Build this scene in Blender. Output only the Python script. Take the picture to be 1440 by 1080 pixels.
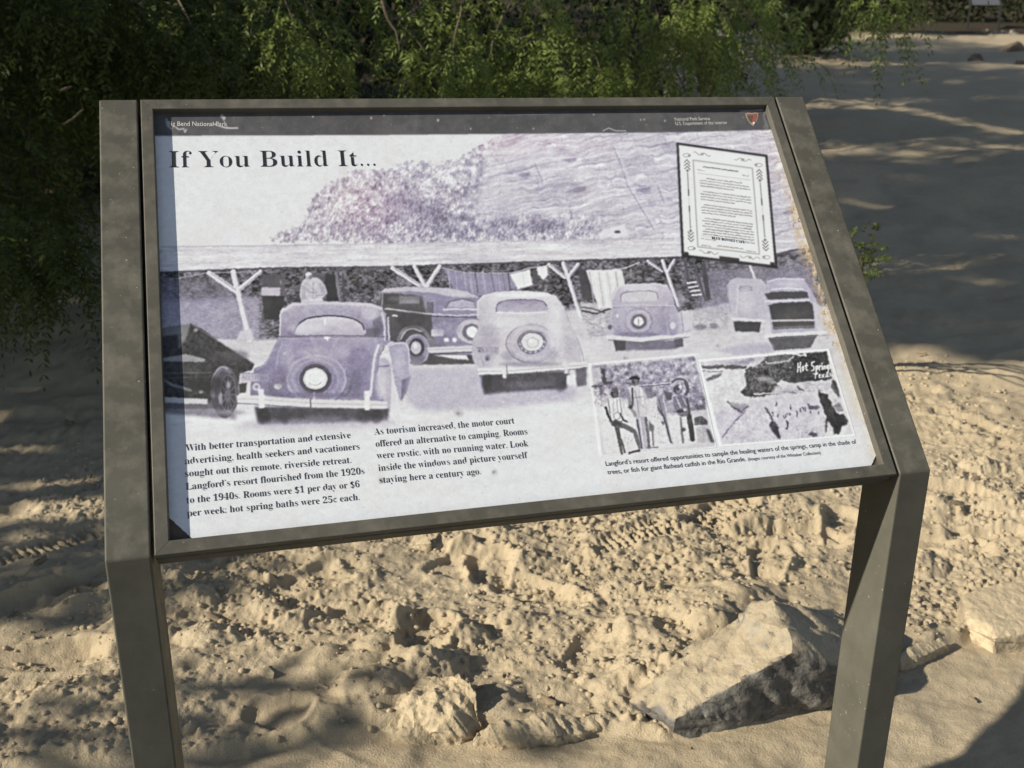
import bpy, bmesh, math, random
import numpy as np
from mathutils import Vector, Matrix
for o_ in list(bpy.data.objects): bpy.data.objects.remove(o_)
SC = bpy.context.scene; COL = SC.collection
random.seed(4)
# ---------------------------------------------------------------- camera
KNEE = .76                                        # height of the bend in the sign's posts
CAM = np.array([-.3541, -1.0823, .5573+KNEE]); YAW, PITCH, ROLL, FPX = .26077, .32952, .00938, 1404.2
FWD = np.array([math.sin(YAW)*math.cos(PITCH), math.cos(YAW)*math.cos(PITCH), -math.sin(PITCH)])
_r = np.array([math.cos(YAW), -math.sin(YAW), 0.]); _u = np.cross(_r, FWD)
RGT = math.cos(ROLL)*_r+math.sin(ROLL)*_u; UPV = -math.sin(ROLL)*_r+math.cos(ROLL)*_u
cd = bpy.data.cameras.new('camera'); cam = bpy.data.objects.new('camera', cd); COL.objects.link(cam); SC.camera = cam
cam.matrix_world = Matrix(((RGT[0], UPV[0], -FWD[0], CAM[0]), (RGT[1], UPV[1], -FWD[1], CAM[1]), (RGT[2], UPV[2], -FWD[2], CAM[2]), (0, 0, 0, 1)))
cd.sensor_width = 36; cd.lens = FPX/1440*36; cd.clip_start = .05; cd.clip_end = 400
cd.dof.use_dof = True; cd.dof.focus_distance = 1.28; cd.dof.aperture_fstop = cd.lens/3.6
# ---------------------------------------------------------------- light
LD = np.array([2.0, .26, -1.0]); LD = LD/np.linalg.norm(LD)       # the way the sunlight travels
ELEV = math.asin(-LD[2]); AZ = math.atan2(-LD[0], -LD[1])
W = bpy.data.worlds.new('World'); SC.world = W; W.use_nodes = True
nt = W.node_tree; sk = nt.nodes.new('ShaderNodeTexSky'); sk.sky_type = 'NISHITA'; sk.sun_disc = False
sk.sun_elevation = ELEV; sk.sun_rotation = AZ; sk.air_density = 1.0; sk.dust_density = .1; sk.ozone_density = 2.2
bg = nt.nodes['Background']; bg.inputs['Strength'].default_value = .07; hs = nt.nodes.new('ShaderNodeHueSaturation'); hs.inputs['Saturation'].default_value = .74; nt.links.new(sk.outputs[0], hs.inputs['Color']); nt.links.new(hs.outputs[0], bg.inputs['Color'])
sl = bpy.data.lights.new('sun', 'SUN'); sl.energy = 5.0; sl.angle = math.radians(.53); sl.color = (1, .915, .77)
so = bpy.data.objects.new('sun', sl); COL.objects.link(so); so.rotation_euler = Vector(LD).to_track_quat('-Z', 'Y').to_euler(); so.location = (-6, -1, 6)
vs = SC.view_settings; vs.view_transform = 'Standard'; vs.look = 'None'; vs.exposure = .43; vs.gamma = 1; vs.use_curve_mapping = False

# ---------------------------------------------------------------- small helpers
def tag(o, label=None, cat=None, group=None, kind=None):
    if label: o['label'] = label
    if cat: o['category'] = cat
    if group: o['group'] = group
    if kind: o['kind'] = kind
    return o
def empty(name, loc=(0, 0, 0), rz=0):
    o = bpy.data.objects.new(name, None); COL.objects.link(o); o.location = loc; o.rotation_euler = (0, 0, rz); o.empty_display_size = .1
    return o
def mesh_np(name, V, F, mat=None, parent=None, smooth=False):
    V = np.asarray(V, np.float32); F = np.asarray(F, np.int32); k = F.shape[1]; n = len(F)
    me = bpy.data.meshes.new(name); me.vertices.add(len(V)); me.vertices.foreach_set('co', V.ravel())
    me.loops.add(n*k); me.loops.foreach_set('vertex_index', F.ravel()); me.polygons.add(n)
    me.polygons.foreach_set('loop_start', np.arange(0, n*k, k, dtype=np.int32)); me.polygons.foreach_set('loop_total', np.full(n, k, np.int32))
    if smooth: me.polygons.foreach_set('use_smooth', np.ones(n, bool))
    me.update(calc_edges=True)
    if mat: me.materials.append(mat)
    o = bpy.data.objects.new(name, me); COL.objects.link(o)
    if parent: o.parent = parent
    return o
def bm_obj(name, bm, mat=None, parent=None, smooth=False):
    bmesh.ops.recalc_face_normals(bm, faces=bm.faces)
    me = bpy.data.meshes.new(name); bm.to_mesh(me); bm.free()
    if smooth: me.polygons.foreach_set('use_smooth', np.ones(len(me.polygons), bool))
    if mat: me.materials.append(mat)
    o = bpy.data.objects.new(name, me); COL.objects.link(o)
    if parent: o.parent = parent
    return o
def ray(px, py): return FWD+RGT*(px-720)/FPX-UPV*(py-540)/FPX       # a direction seen in the survey photo
def at(px, py, dist):
    d = ray(px, py); return CAM+d*dist/np.linalg.norm(d)
class Nodes:
    def __init__(s, name):
        s.m = bpy.data.materials.new(name); s.m.use_nodes = True; s.t = s.m.node_tree; s.p = s.t.nodes['Principled BSDF']; s.out = s.t.nodes['Material Output']
    def n(s, typ, **k):
        x = s.t.nodes.new(typ)
        for a, b in k.items():
            if a in x.inputs: x.inputs[a].default_value = b
            else: setattr(x, a, b)
        return x
    def l(s, a, b): s.t.links.new(a, b)
    def noise(s, scale, detail=4, rough=.55, obj=True, vec=None):
        if vec is None:
            tc = s.n('ShaderNodeTexCoord'); vec = tc.outputs['Object' if obj else 'Generated']
        x = s.n('ShaderNodeTexNoise'); x.inputs['Scale'].default_value = scale; x.inputs['Detail'].default_value = detail; x.inputs['Roughness'].default_value = rough
        s.l(vec, x.inputs['Vector']); return x
    def ramp(s, src, stops):
        r = s.n('ShaderNodeValToRGB'); e = r.color_ramp.elements
        while len(e) < len(stops): e.new(.5)
        for q, (p, c) in zip(e, stops): q.position = p; q.color = (*c, 1) if len(c) == 3 else c
        s.l(src, r.inputs[0]); return r
    def mix(s, f, a, b, mode='MIX'):
        x = s.n('ShaderNodeMix', data_type='RGBA', blend_type=mode)
        for src, i in ((f, 0), (a, 6), (b, 7)):
            if hasattr(src, 'is_linked') or hasattr(src, 'links'): s.l(src, x.inputs[i])
            else: x.inputs[i].default_value = src if i == 0 else (*src, 1)
        return x.outputs[2]
    def bump(s, h, strength, dist, prev=None):
        b = s.n('ShaderNodeBump'); b.inputs['Strength'].default_value = strength; b.inputs['Distance'].default_value = dist; s.l(h, b.inputs['Height'])
        if prev: s.l(prev, b.inputs['Normal'])
        return b.outputs[0]
# ---------------------------------------------------------------- the printed picture of the panel
# The print is painted on a grey canvas; CX, CY: canvas origin, CS: canvas pixels per unit of the
# survey grid the layout was measured in (see PH below: survey grid -> metres on the panel).
CX, CY, CS = 205, 140, 2.0
CWD, CHT = int(1045*CS), int(630*CS)
GX, GY = np.meshgrid((np.arange(CWD)+.5)/CS+CX, (np.arange(CHT)+.5)/CS+CY)
GX = GX.astype(np.float32); GY = GY.astype(np.float32)
G = np.full((CHT, CWD), 224., np.float32)          # print density, 0..255
PK = np.zeros_like(G)                              # pinkish bleaching
LV = np.ones_like(G)                               # amount of lavender ageing

def vnoise(x, y, seed):
    xi = np.floor(x).astype(np.int64); yi = np.floor(y).astype(np.int64)
    fx = (x-xi).astype(np.float32); fy = (y-yi).astype(np.float32)
    fx = fx*fx*(3-2*fx); fy = fy*fy*(3-2*fy)
    tab = np.random.RandomState(seed).rand(256, 256).astype(np.float32)
    a = tab[yi & 255, xi & 255]; b = tab[yi & 255, (xi+1) & 255]
    c = tab[(yi+1) & 255, xi & 255]; d = tab[(yi+1) & 255, (xi+1) & 255]
    return (a+(b-a)*fx)+((c+(d-c)*fx)-(a+(b-a)*fx))*fy
def fbm(x, y, seed, octv=4, gain=.55):
    s = 0; a = 1.; t = 0
    for k in range(octv):
        s = s+a*vnoise(x, y, seed+k*17); t += a; a *= gain; x = x*2.03+11.3; y = y*2.03+7.7
    return s/t
def blur(a, r):
    r = int(r)
    if r < 1: return a
    for ax in (0, 1):
        for _ in range(2):
            p = np.pad(a, [(r+1, r) if k == ax else (0, 0) for k in (0, 1)], 'edge').cumsum(axis=ax, dtype=np.float64)
            n = a.shape[ax]
            hi = np.take(p, np.arange(2*r+1, 2*r+1+n), axis=ax); lo = np.take(p, np.arange(0, n), axis=ax)
            a = ((hi-lo)/(2*r+1)).astype(np.float32)
    return a
def box_of(x0, y0, x1, y1):
    return (slice(max(0, int((y0-CY)*CS)), min(CHT, int((y1-CY)*CS)+1)), slice(max(0, int((x0-CX)*CS)), min(CWD, int((x1-CX)*CS)+1)))
def smooth(pts, n=6, closed=True):
    P = np.array(pts, float); out = []; m = len(P)
    for i in range(m if closed else m-1):
        if closed: p0, p1, p2, p3 = P[i-1], P[i], P[(i+1) % m], P[(i+2) % m]
        else: p0, p1, p2, p3 = P[max(i-1, 0)], P[i], P[i+1], P[min(i+2, m-1)]
        for t in np.arange(n)/n:
            out.append(.5*((2*p1)+(-p0+p2)*t+(2*p0-5*p1+4*p2-p3)*t*t+(-p0+3*p1-3*p2+p3)*t**3))
    if not closed: out.append(P[-1])
    return np.array(out)
def mask_poly(pts, soft=.5):
    P = np.array(pts, float); m = soft*2+1
    b = box_of(P[:, 0].min()-m, P[:, 1].min()-m, P[:, 0].max()+m, P[:, 1].max()+m)
    x = GX[b]; y = GY[b]; ins = np.zeros(x.shape, bool)
    for (xa, ya), (xb, yb) in zip(P, np.roll(P, -1, 0)):
        if ya == yb: continue
        r = (y > min(ya, yb)) & (y <= max(ya, yb))
        ins ^= r & (x < xa+(y-ya)*(xb-xa)/(yb-ya))
    return b, blur(ins.astype(np.float32), round(soft*CS*.6))
def put(b, mk, g, a=1., lv=None, pk=None):
    v = g(GX[b], GY[b]) if callable(g) else g
    G[b] += (v-G[b])*mk*a
    if lv is not None: LV[b] += (lv-LV[b])*mk*a
    if pk is not None: PK[b] += (pk-PK[b])*mk*a
def poly(pts, g, soft=.6, a=1., sm=False, **k):
    b, mk = mask_poly(smooth(pts) if sm else pts, soft); put(b, mk, g, a, **k)
def ell(cx, cy, rx, ry, g, soft=.6, a=1., rot=0, **k):
    t = np.linspace(0, 2*math.pi, 48, endpoint=False); c, s = math.cos(rot), math.sin(rot)
    poly(np.stack([cx+rx*np.cos(t)*c-ry*np.sin(t)*s, cy+rx*np.cos(t)*s+ry*np.sin(t)*c], 1), g, soft, a, **k)
def line(pts, w, g, soft=.5, a=1., sm=False, w2=None, **k):
    P = smooth(pts, 6, False) if sm else np.array(pts, float)
    m = w+soft+1; w2 = w if w2 is None else w2
    b = box_of(P[:, 0].min()-m, P[:, 1].min()-m, P[:, 0].max()+m, P[:, 1].max()+m)
    x = GX[b]; y = GY[b]; mk = np.zeros(x.shape, np.float32); n = len(P)-1
    for i in range(n):
        (xa, ya), (xb, yb) = P[i], P[i+1]; dx, dy = xb-xa, yb-ya; L = dx*dx+dy*dy+1e-9
        t = np.clip(((x-xa)*dx+(y-ya)*dy)/L, 0, 1); d = np.hypot(x-xa-t*dx, y-ya-t*dy)
        ww = (w+(w2-w)*(i+t)/n)*.5
        mk = np.maximum(mk, np.clip((ww-d)/max(soft, .25)+.5, 0, 1))
    put(b, mk, g, a, **k)
def ring(cx, cy, rx, ry, w, g, a=1., t0=0, t1=360, **k):
    t = np.radians(np.linspace(t0, t1, 40)); line(np.stack([cx+rx*np.cos(t), cy+ry*np.sin(t)], 1), w, g, a=a, **k)
RS = np.random.RandomState(5)
def strokes(pts, n, ln, ang, sd, g0, g1, a=.5, w=1):
    """many short pen-like marks inside an outline: twigs, leaves, cracks"""
    b, mk = mask_poly(pts, .6); P = np.array(pts); H, W = mk.shape
    if H < 3 or W < 3: return
    sx = RS.uniform(0, W, n); sy = RS.uniform(0, H, n)
    ok = mk[np.clip(sy.astype(int), 0, H-1), np.clip(sx.astype(int), 0, W-1)] > .5
    sx, sy = sx[ok], sy[ok]; m = len(sx); th = RS.normal(ang, sd, m); L = RS.uniform(.3, 1, m)*ln*CS
    acc = np.zeros_like(mk); wt = np.zeros_like(mk); gv = RS.uniform(g0, g1, m)
    cv = RS.normal(0, .5, m)
    for t in np.linspace(-.5, .5, int(ln*CS)+2):
        for oy in range(w):
            xx = np.clip((sx+np.cos(th+cv*t)*L*t).astype(int), 0, W-1); yy = np.clip((sy+np.sin(th+cv*t)*L*t).astype(int)+oy, 0, H-1)
            acc[yy, xx] = gv; wt[yy, xx] = a
    wt = wt*mk; g = np.where(wt > 0, acc, 0)
    wt2 = blur(wt, 1)*.6+wt*.4; g2 = (blur(g*wt, 1)*.6+g*wt*.4)/np.maximum(wt2, 1e-4)
    G[b] += (g2-G[b])*wt2
def grain(pts, amp, sc, seed, octv=3, ang=0, stretch=1., con=1., soft=2):
    b, mk = mask_poly(pts, soft); c, s = math.cos(ang), math.sin(ang)
    x, y = GX[b], GY[b]; n = fbm((x*c+y*s)/sc/stretch, (-x*s+y*c)/sc, seed, octv)-.5
    n = np.clip(n*2*con, -1, 1)
    G[b] += amp*n*mk
R = lambda x0, y0, x1, y1: [(x0, y0), (x1, y0), (x1, y1), (x0, y1)]

def paint_main():
    # pale sky, far ground, near ground
    G[:] = 226-3*fbm(GX/60, GY/60, 3)
    LV[:] = .35
    hill = [(378,336),(395,328),(408,324),(422,316),(432,297),(444,273),(465,257),(490,242),(520,240),(545,236),(581,229),(621,231),(642,224),(667,209),(703,190),(760,178),(1250,176),(1250,350),(950,345),(560,345)]
    b, mk = mask_poly(hill, 5)
    x, y = GX[b], GY[b]; n = .6*fbm(x/4.2, y/4.2, 61, 3)+.4*fbm(x/13, y/13, 62, 2)
    lf = np.clip((690-x)/60, 0, 1)                          # leafy outline on the left, plain slope on the right
    edge = np.clip((mk-.5+(n-.5)*(.5+2.2*lf))*(5-2*lf)+.62, 0, 1)*np.clip(mk*12-.3, 0, 1)*np.clip((y-(345-(x-360)*1.05))/10, 0, 1)
    put(b, edge, lambda x, y: 200-6*np.clip((y-215)/100, -1, 1), .95, lv=1.)
    # tilted ledges: courses of blocks with dark joints and pale upper edges
    th = -.165; c, sn = math.cos(th), math.sin(th); wob = fbm(x/30, y/30, 63, 3)-.5
    u = x*c+y*sn; v = -x*sn+y*c+15*wob+4*(fbm(x/11, y/9, 64, 3)-.5); stm = np.clip((x-(690-(y-190)*.35))/26, 0, 1)*edge
    row = v/13+1.3*vnoise(v/40, u/400, 65); ri = np.floor(row); fr = row-ri; rr = np.random.RandomState(66).rand(512)
    uo = u/(26+34*rr[(ri.astype(int)*7) & 511])+rr[(ri.astype(int)*3) & 511]*9; bi = np.floor(uo+.5*(fbm(x/7, y/7, 67, 2)-.5)); fu = uo-np.floor(uo)
    blk = rr[(bi.astype(int)*13+ri.astype(int)*29) & 511]
    tone = (blk-.5)*26-30*np.clip((.20-fr)/.12, 0, 1)*(.35+.9*blk)+16*np.clip((fr-.2)/.1, 0, 1)*np.clip((.5-fr)/.2, 0, 1)-26*np.clip((.07-fu)/.06, 0, 1)*(blk > .35)
    fine = 46*(fbm(u/7, v/2.0, 12, 4)-.5)+34*(fbm(x/2.2, y/2.2, 68, 3)-.5)+30*(fbm(u/40, v/4, 69, 3)-.5)
    stk = 60*(fbm(u/38, v/5.5, 12, 4)-.5)+34*(fbm(u/24, v/2.4, 13, 3)-.5)
    G[b] += (tone*.95*np.clip(fbm(x/24, y/16, 74, 3)*3.4-1.0, .15, 1)+fine*.45+stk+6)*stm
    stra = [(655,226),(703,192),(760,184),(1250,184),(1250,340),(880,340),(820,310),(740,290),(680,300),(640,270)]
    strokes(stra, 1500, 11, th, .12, 128, 165, .45); strokes(stra, 1300, 11, th, .12, 216, 234, .5); strokes(stra, 260, 6, 1.1, .3, 120, 160, .45)
    for pts in ([(862,205),(873,232),(884,262),(900,290),(920,321)], [(752,230),(764,256)], [(925,262),(935,285)]):
        P = np.array(pts)+RS.normal(0, .8, (len(pts), 2)); line(P, 1.4, 128, 1., .45); line([(q+4, w) for q, w in P], 3, 218, 1.5, .4)
    for q, w, W_, H_ in ((812,268,26,9),(905,268,22,8),(736,246,20,6),(800,226,24,6),(1108,300,18,7)): poly([(q-W_*.5,w),(q-W_*.1,w-H_*.5),(q+W_*.5,w-H_*.7),(q+W_*.4,w+H_*.1),(q,w+H_*.4)], 118, 1.6, .6)
    # scrub in front of the hill
    bsh = np.clip(1-stm*1.0/np.maximum(edge, .01), 0, 1)*edge; low = np.clip((y-(296-.02*(x-700)))/16, 0, 1)*np.clip((860-x)/40, 0, 1)*edge; bsh = np.maximum(bsh, low)
    h1 = fbm(x/1.7+y/5, y/3.2, 71, 3); h2 = fbm(x/5.5, y/5.5, 72, 3); h3 = fbm(x/16, y/14, 73, 2); dep = np.clip((y-235)/90, 0, 1)
    lum = 196-14*dep+105*(h1-.5)*(.75+.5*dep)+150*(h2-.5)+60*(h3-.5)
    for q, w, rx, ry, am in ((572,284,24,17,62),(612,303,22,13,52),(709,309,28,14,66),(757,316,20,9,52),(545,306,18,14,34),(490,304,22,14,30),(650,306,20,10,22),(800,320,28,9,26),(470,318,26,9,26),(600,322,40,10,26)):
        lum = lum-am*np.exp(-((x-q)/rx)**2-((y-w)/ry)**2)*np.clip(h2*2.6-.5, .1, 1.3)
    lum = np.clip(lum+6, 84, 234)
    G[b] += (lum-G[b])*bsh*.92
    t_ = [(380,336),(400,326),(424,314),(434,294),(446,273),(468,256),(500,243),(560,238),(610,236),(650,250),(680,285),(720,296),(780,300),(830,315),(845,340),(560,343)]
    strokes(t_, 1600, 4, -1.2, .7, 212, 238, .55); strokes(t_, 1300, 4, -1.1, .8, 82, 130, .45)
    PK[:] = np.clip(1.2*np.exp(-((GX-510)/60)**2-((GY-285)/45)**2)+1.1*np.exp(-((GX-740)/90)**2-((GY-200)/20)**2)+.6*np.exp(-((GX-1100)/60)**2-((GY-210)/50)**2), 0, 1)*LV
    poly([(838,333),(850,322),(868,318),(878,315),(884,331),(870,334)], 224, .8, .9); ell(868, 326, 4, 2.2, 88, 1.2)
    # wall in the shade of the porch
    wall = [(222,380),(560,372),(955,360),(1100,355),(1150,352),(1180,470),(950,470),(700,470),(350,480),(228,470)]
    poly(wall, 100, 1., 1., lv=.6)
    grain(wall, 40, 12, 31, 4, 0, 1., 1.4); grain(wall, 46, 2.2, 32, 3, 0, 1.6, 1.7)
    strokes(wall, 5000, 3, .2, .8, 70, 95, .55); strokes(wall, 2200, 3, .4, .9, 140, 175, .45)
    poly([(225,420),(365,418),(365,478),(228,480)], 172, 6, .8, lv=1.); strokes([(225,420),(365,418),(365,478),(228,480)], 1500, 8, 0, .25, 130, 210, .45)
    poly([(228,392),(330,392),(330,420),(226,424)], 138, 6, .55, lv=.8)
    poly([(985,380),(1140,372),(1160,440),(985,440)], 150, 8, .7, lv=.9); strokes([(985,380),(1140,372),(1160,440),(985,440)], 1800, 4, .5, .9, 105, 200, .5)
    line([(247,392),(288,384),(360,382)], 1.5, 165)
    poly(R(368,386,394,404), 92, .6); poly(R(367.5,404.5,394,416), 196, .6, lv=1.); poly([(368,416),(400,416),(398,450),(372,450)], 66, .8)
    poly(R(396,384,401,416), 100, .8); poly([(430,384),(457,384),(457,424),(428,424)], 98, 1); poly([(457,386),(475,386),(478,424),(459,424)], 66, .8); line([(472.5,384),(478,424)], 4, 128); line([(482,384),(484,424)], 2, 84)
    # far ground
    gr = [(226,476),(350,478),(560,470),(820,432),(950,440),(1170,430),(1250,660),(240,760)]
    poly(gr, lambda x, y: np.clip(206+(y-470)*.16, 200, 225), 3, 1., lv=.5)
    poly([(815,425),(860,428),(866,445),(950,440),(1030,425),(1032,462),(955,478),(830,470)], 205, 2, .9)
    strokes([(812,432),(862,428),(862,470),(830,475)], 700, 9, 0, .25, 95, 170, .6); strokes([(812,432),(862,428),(862,470),(830,475)], 300, 8, 0, .25, 225, 235, .6)
    line([(818,437),(838,441),(858,434)], 2.4, 80); line([(816,432),(835,434),(850,440)], 2, 100)
    strokes([(973,424),(1024,424),(1024,464),(973,466)], 900, 6, .1, .7, 120, 180, .5); ell(985, 460, 9, 4, 120, 2, .7); ell(1004, 458, 6, 4, 110, 2, .7)
    grain(gr, 12, 14, 41, 4, -.08, 4.); grain(gr, 8, 3, 42, 3, -.08, 4.)
    strokes([(226,476),(1170,430),(1180,520),(240,600)], 1500, 9, -.08, .15, 170, 195, .35)
    # roof
    roof = [(222,346),(380,344.6),(560,341.5),(948,334),(1100,333),(1145,336),(1150,353),(1096,356),(954,361),(560,374.5),(377,376.5),(222,383)]
    poly(roof, lambda x, y: 214+5*np.sin(x/37), .7, 1., lv=.75)
    grain(roof, 22, 3, 51, 4, -.03, 14., 1.3)
    strokes(roof, 1500, 14, -.035, .07, 170, 200, .5); strokes(roof, 900, 10, -.035, .08, 232, 240, .6); strokes(roof, 260, 6, -.1, .4, 130, 165, .6)
    for pts in ([(560,374.8),(377,376.8),(222,383.3)], [(560,374.8),(954,361.5)]): line(pts, 2.2, 80, 1., .8)
    line([(1096,357),(1123,351),(1140,352)], 4, 88, 1., .9); line([(228,347),(380,345.5),(560,342.5),(948,335)], 1.8, 178, .8, .6)
    strokes([(380,343),(560,341),(948,334),(948,341),(560,348),(380,350)], 500, 4, .4, .8, 120, 175, .6)
    # porch posts with braces
    for a_, b_, w in (((328,383),(351,477),8),((294,384),(331,409),7),((366,382),(335,408),6),((583,375),(600,406),6),((552,377),(594,404),6),((618,375),(601,401),6),((792,370),(817,445),6),((772,372),(794,390),5),((813,372),(800,388),5),((932,367),(954,430),5),((911,367),(931,381),4),((948,366),(939,381),4),((1055,374),(1062,392),4)):
        line([a_, b_], w, 224, .8, .95, lv=.9); line([(a_[0]+w*.4, a_[1]), (b_[0]+w*.4, b_[1])], 1.4, 140, .6, .7)
    poly([(338,466),(352,462),(358,478),(332,479)], 205, 1.5)
    # ladder
    for pts in ([(962,366),(976,418)],[(975,366),(992,422)]): line(pts, 3, 92)
    for k in range(4): line([(966.5+k*2.2,398+k*5.8),(979+k*2.4,396.5+k*5.8)], 2.2, 226, .5)
    poly([(985,372),(992,370),(1000,420),(994,424)], 80, .8)
    # washing on a line
    line([(622,377),(655,384),(720,384),(745,377),(772,373)], 1.2, 200); line([(825,380),(850,381),(880,377),(899,369)], 1.5, 205)
    poly([(624,378),(656,385),(718,385),(726,404),(705,414),(680,417),(660,411),(637,406)], 152, .8, lv=1.1)
    for x in (630,640,652,659,662,668,678,690,700,706,714): line([(x,381),(x+5+RS.normal(0,1),412)], RS.uniform(1, 2.4), RS.choice([88,112,178]), .7, .75)
    poly([(717,386),(745,379),(749,401),(728,407)], 231, .8, lv=.1); line([(735,384),(738,402)], 1.5, 205, 1, .6)
    poly([(755,376),(769,373.6),(771,386),(764,394),(757,386)], 230, .8, lv=.1)
    poly([(748,380),(754,379),(757,396),(750,400)], 90, .8)
    poly([(812,378),(828,378),(834,418),(820,424)], 78, 1.5)
    poly([(824,380),(874,379),(880,404),(872,432),(842,434),(834,410)], 222, .9, lv=.2)
    for x, g in ((833,178),(840,232),(846,186),(852,236),(858,196),(864,235),(870,168)): line([(x-4,383),(x+3,430)], 2.2, g, 1, .7)
    # man standing
    poly([(424,398),(432,391),(446,391),(455,398),(460,412),(454,419),(452,428),(427,428),(422,416)], 200, .8, sm=True, lv=.7)
    ell(434, 388, 4.4, 5.6, 190, .8); ell(433.4, 386, 4.4, 2.6, 218, .7); ell(435.5, 390, 2, 2.4, 140, .8, .8); line([(425,402),(436,412),(446,411)], 2, 165, .8, .8); line([(455,402),(456,414),(444,416)], 1.8, 150, .8, .8); line([(437,388),(437,391)], 2.5, 120); poly([(427,420),(453,420),(455,430),(426,430)], 216, .8)
    strokes([(424,396),(457,396),(459,420),(424,424)], 130, 5, .7, .8, 135, 180, .6); line([(441,396),(440,420)], 1.3, 150, .7, .7); poly([(448,398),(456,402),(459,414),(452,412)], 168, 1.2, .8); poly([(424,404),(429,402),(430,420),(424,422)], 172, 1.2, .8)

def car_far_left():
    poly([(222,462),(262,456),(268,455),(283,462),(314,484),(340,500),(358.5,512),(354,520),(337,526),(333,560),(320,575),(222,575)], 72, .8, lv=.1)
    b_ = [(222,470),(268,456),(314,484),(354,515),(333,556),(225,560)]
    grain(b_, 22, 4, 71, 3); strokes(b_, 500, 5, 0, .5, 92, 130, .5)
    poly([(222,454),(262,448),(268,455),(262,475),(252,492),(250,470),(222,474)], 165, 2, .6); ell(275, 464, 3, 2.6, 150, 1)
    line([(269,456),(314,484),(357,512)], 1.2, 120); poly([(226,504),(262,498),(289,505),(287,509),(226,508)], 168, 1, .9)
    line([(222,525),(296,524)], 1.2, 112); line([(222,532),(296,530)], 1, 100); line([(222,530),(240,540),(268,549)], 4, 150, 1.5, .8); ell(283,551,3.4,2,205,.8)
    poly([(222,560),(330,568),(332,590),(222,580)], 120, 3, .8, lv=.6)
    poly([(222,557.5),(292,561),(292,568.5),(222,566)], 206, .8)
    ell(316, 551, 19.5, 37, 92, 1, lv=.7); ring(315, 551, 16, 33, 6, 132, .7, 170, 300, soft=2); ring(314,551,17.5,35,2,178,.8,200,290,soft=1)
    ell(321, 553, 12.5, 28, 74, 1.2); ring(321, 553, 11, 26, 2, 118, .8)
    for t in range(0, 360, 30): line([(321,555),(321+10*math.cos(math.radians(t)),555+24*math.sin(math.radians(t)))], 1.3, 130, .6, .7)
    ell(320, 556, 4.5, 9, 112, 1); ell(310, 560, 3, 8, 165, 1, .8); ell(321,541,3,5,196,1.5,.7); poly([(336,540),(347,538),(346,552),(336,553)], 70, 1)
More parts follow.
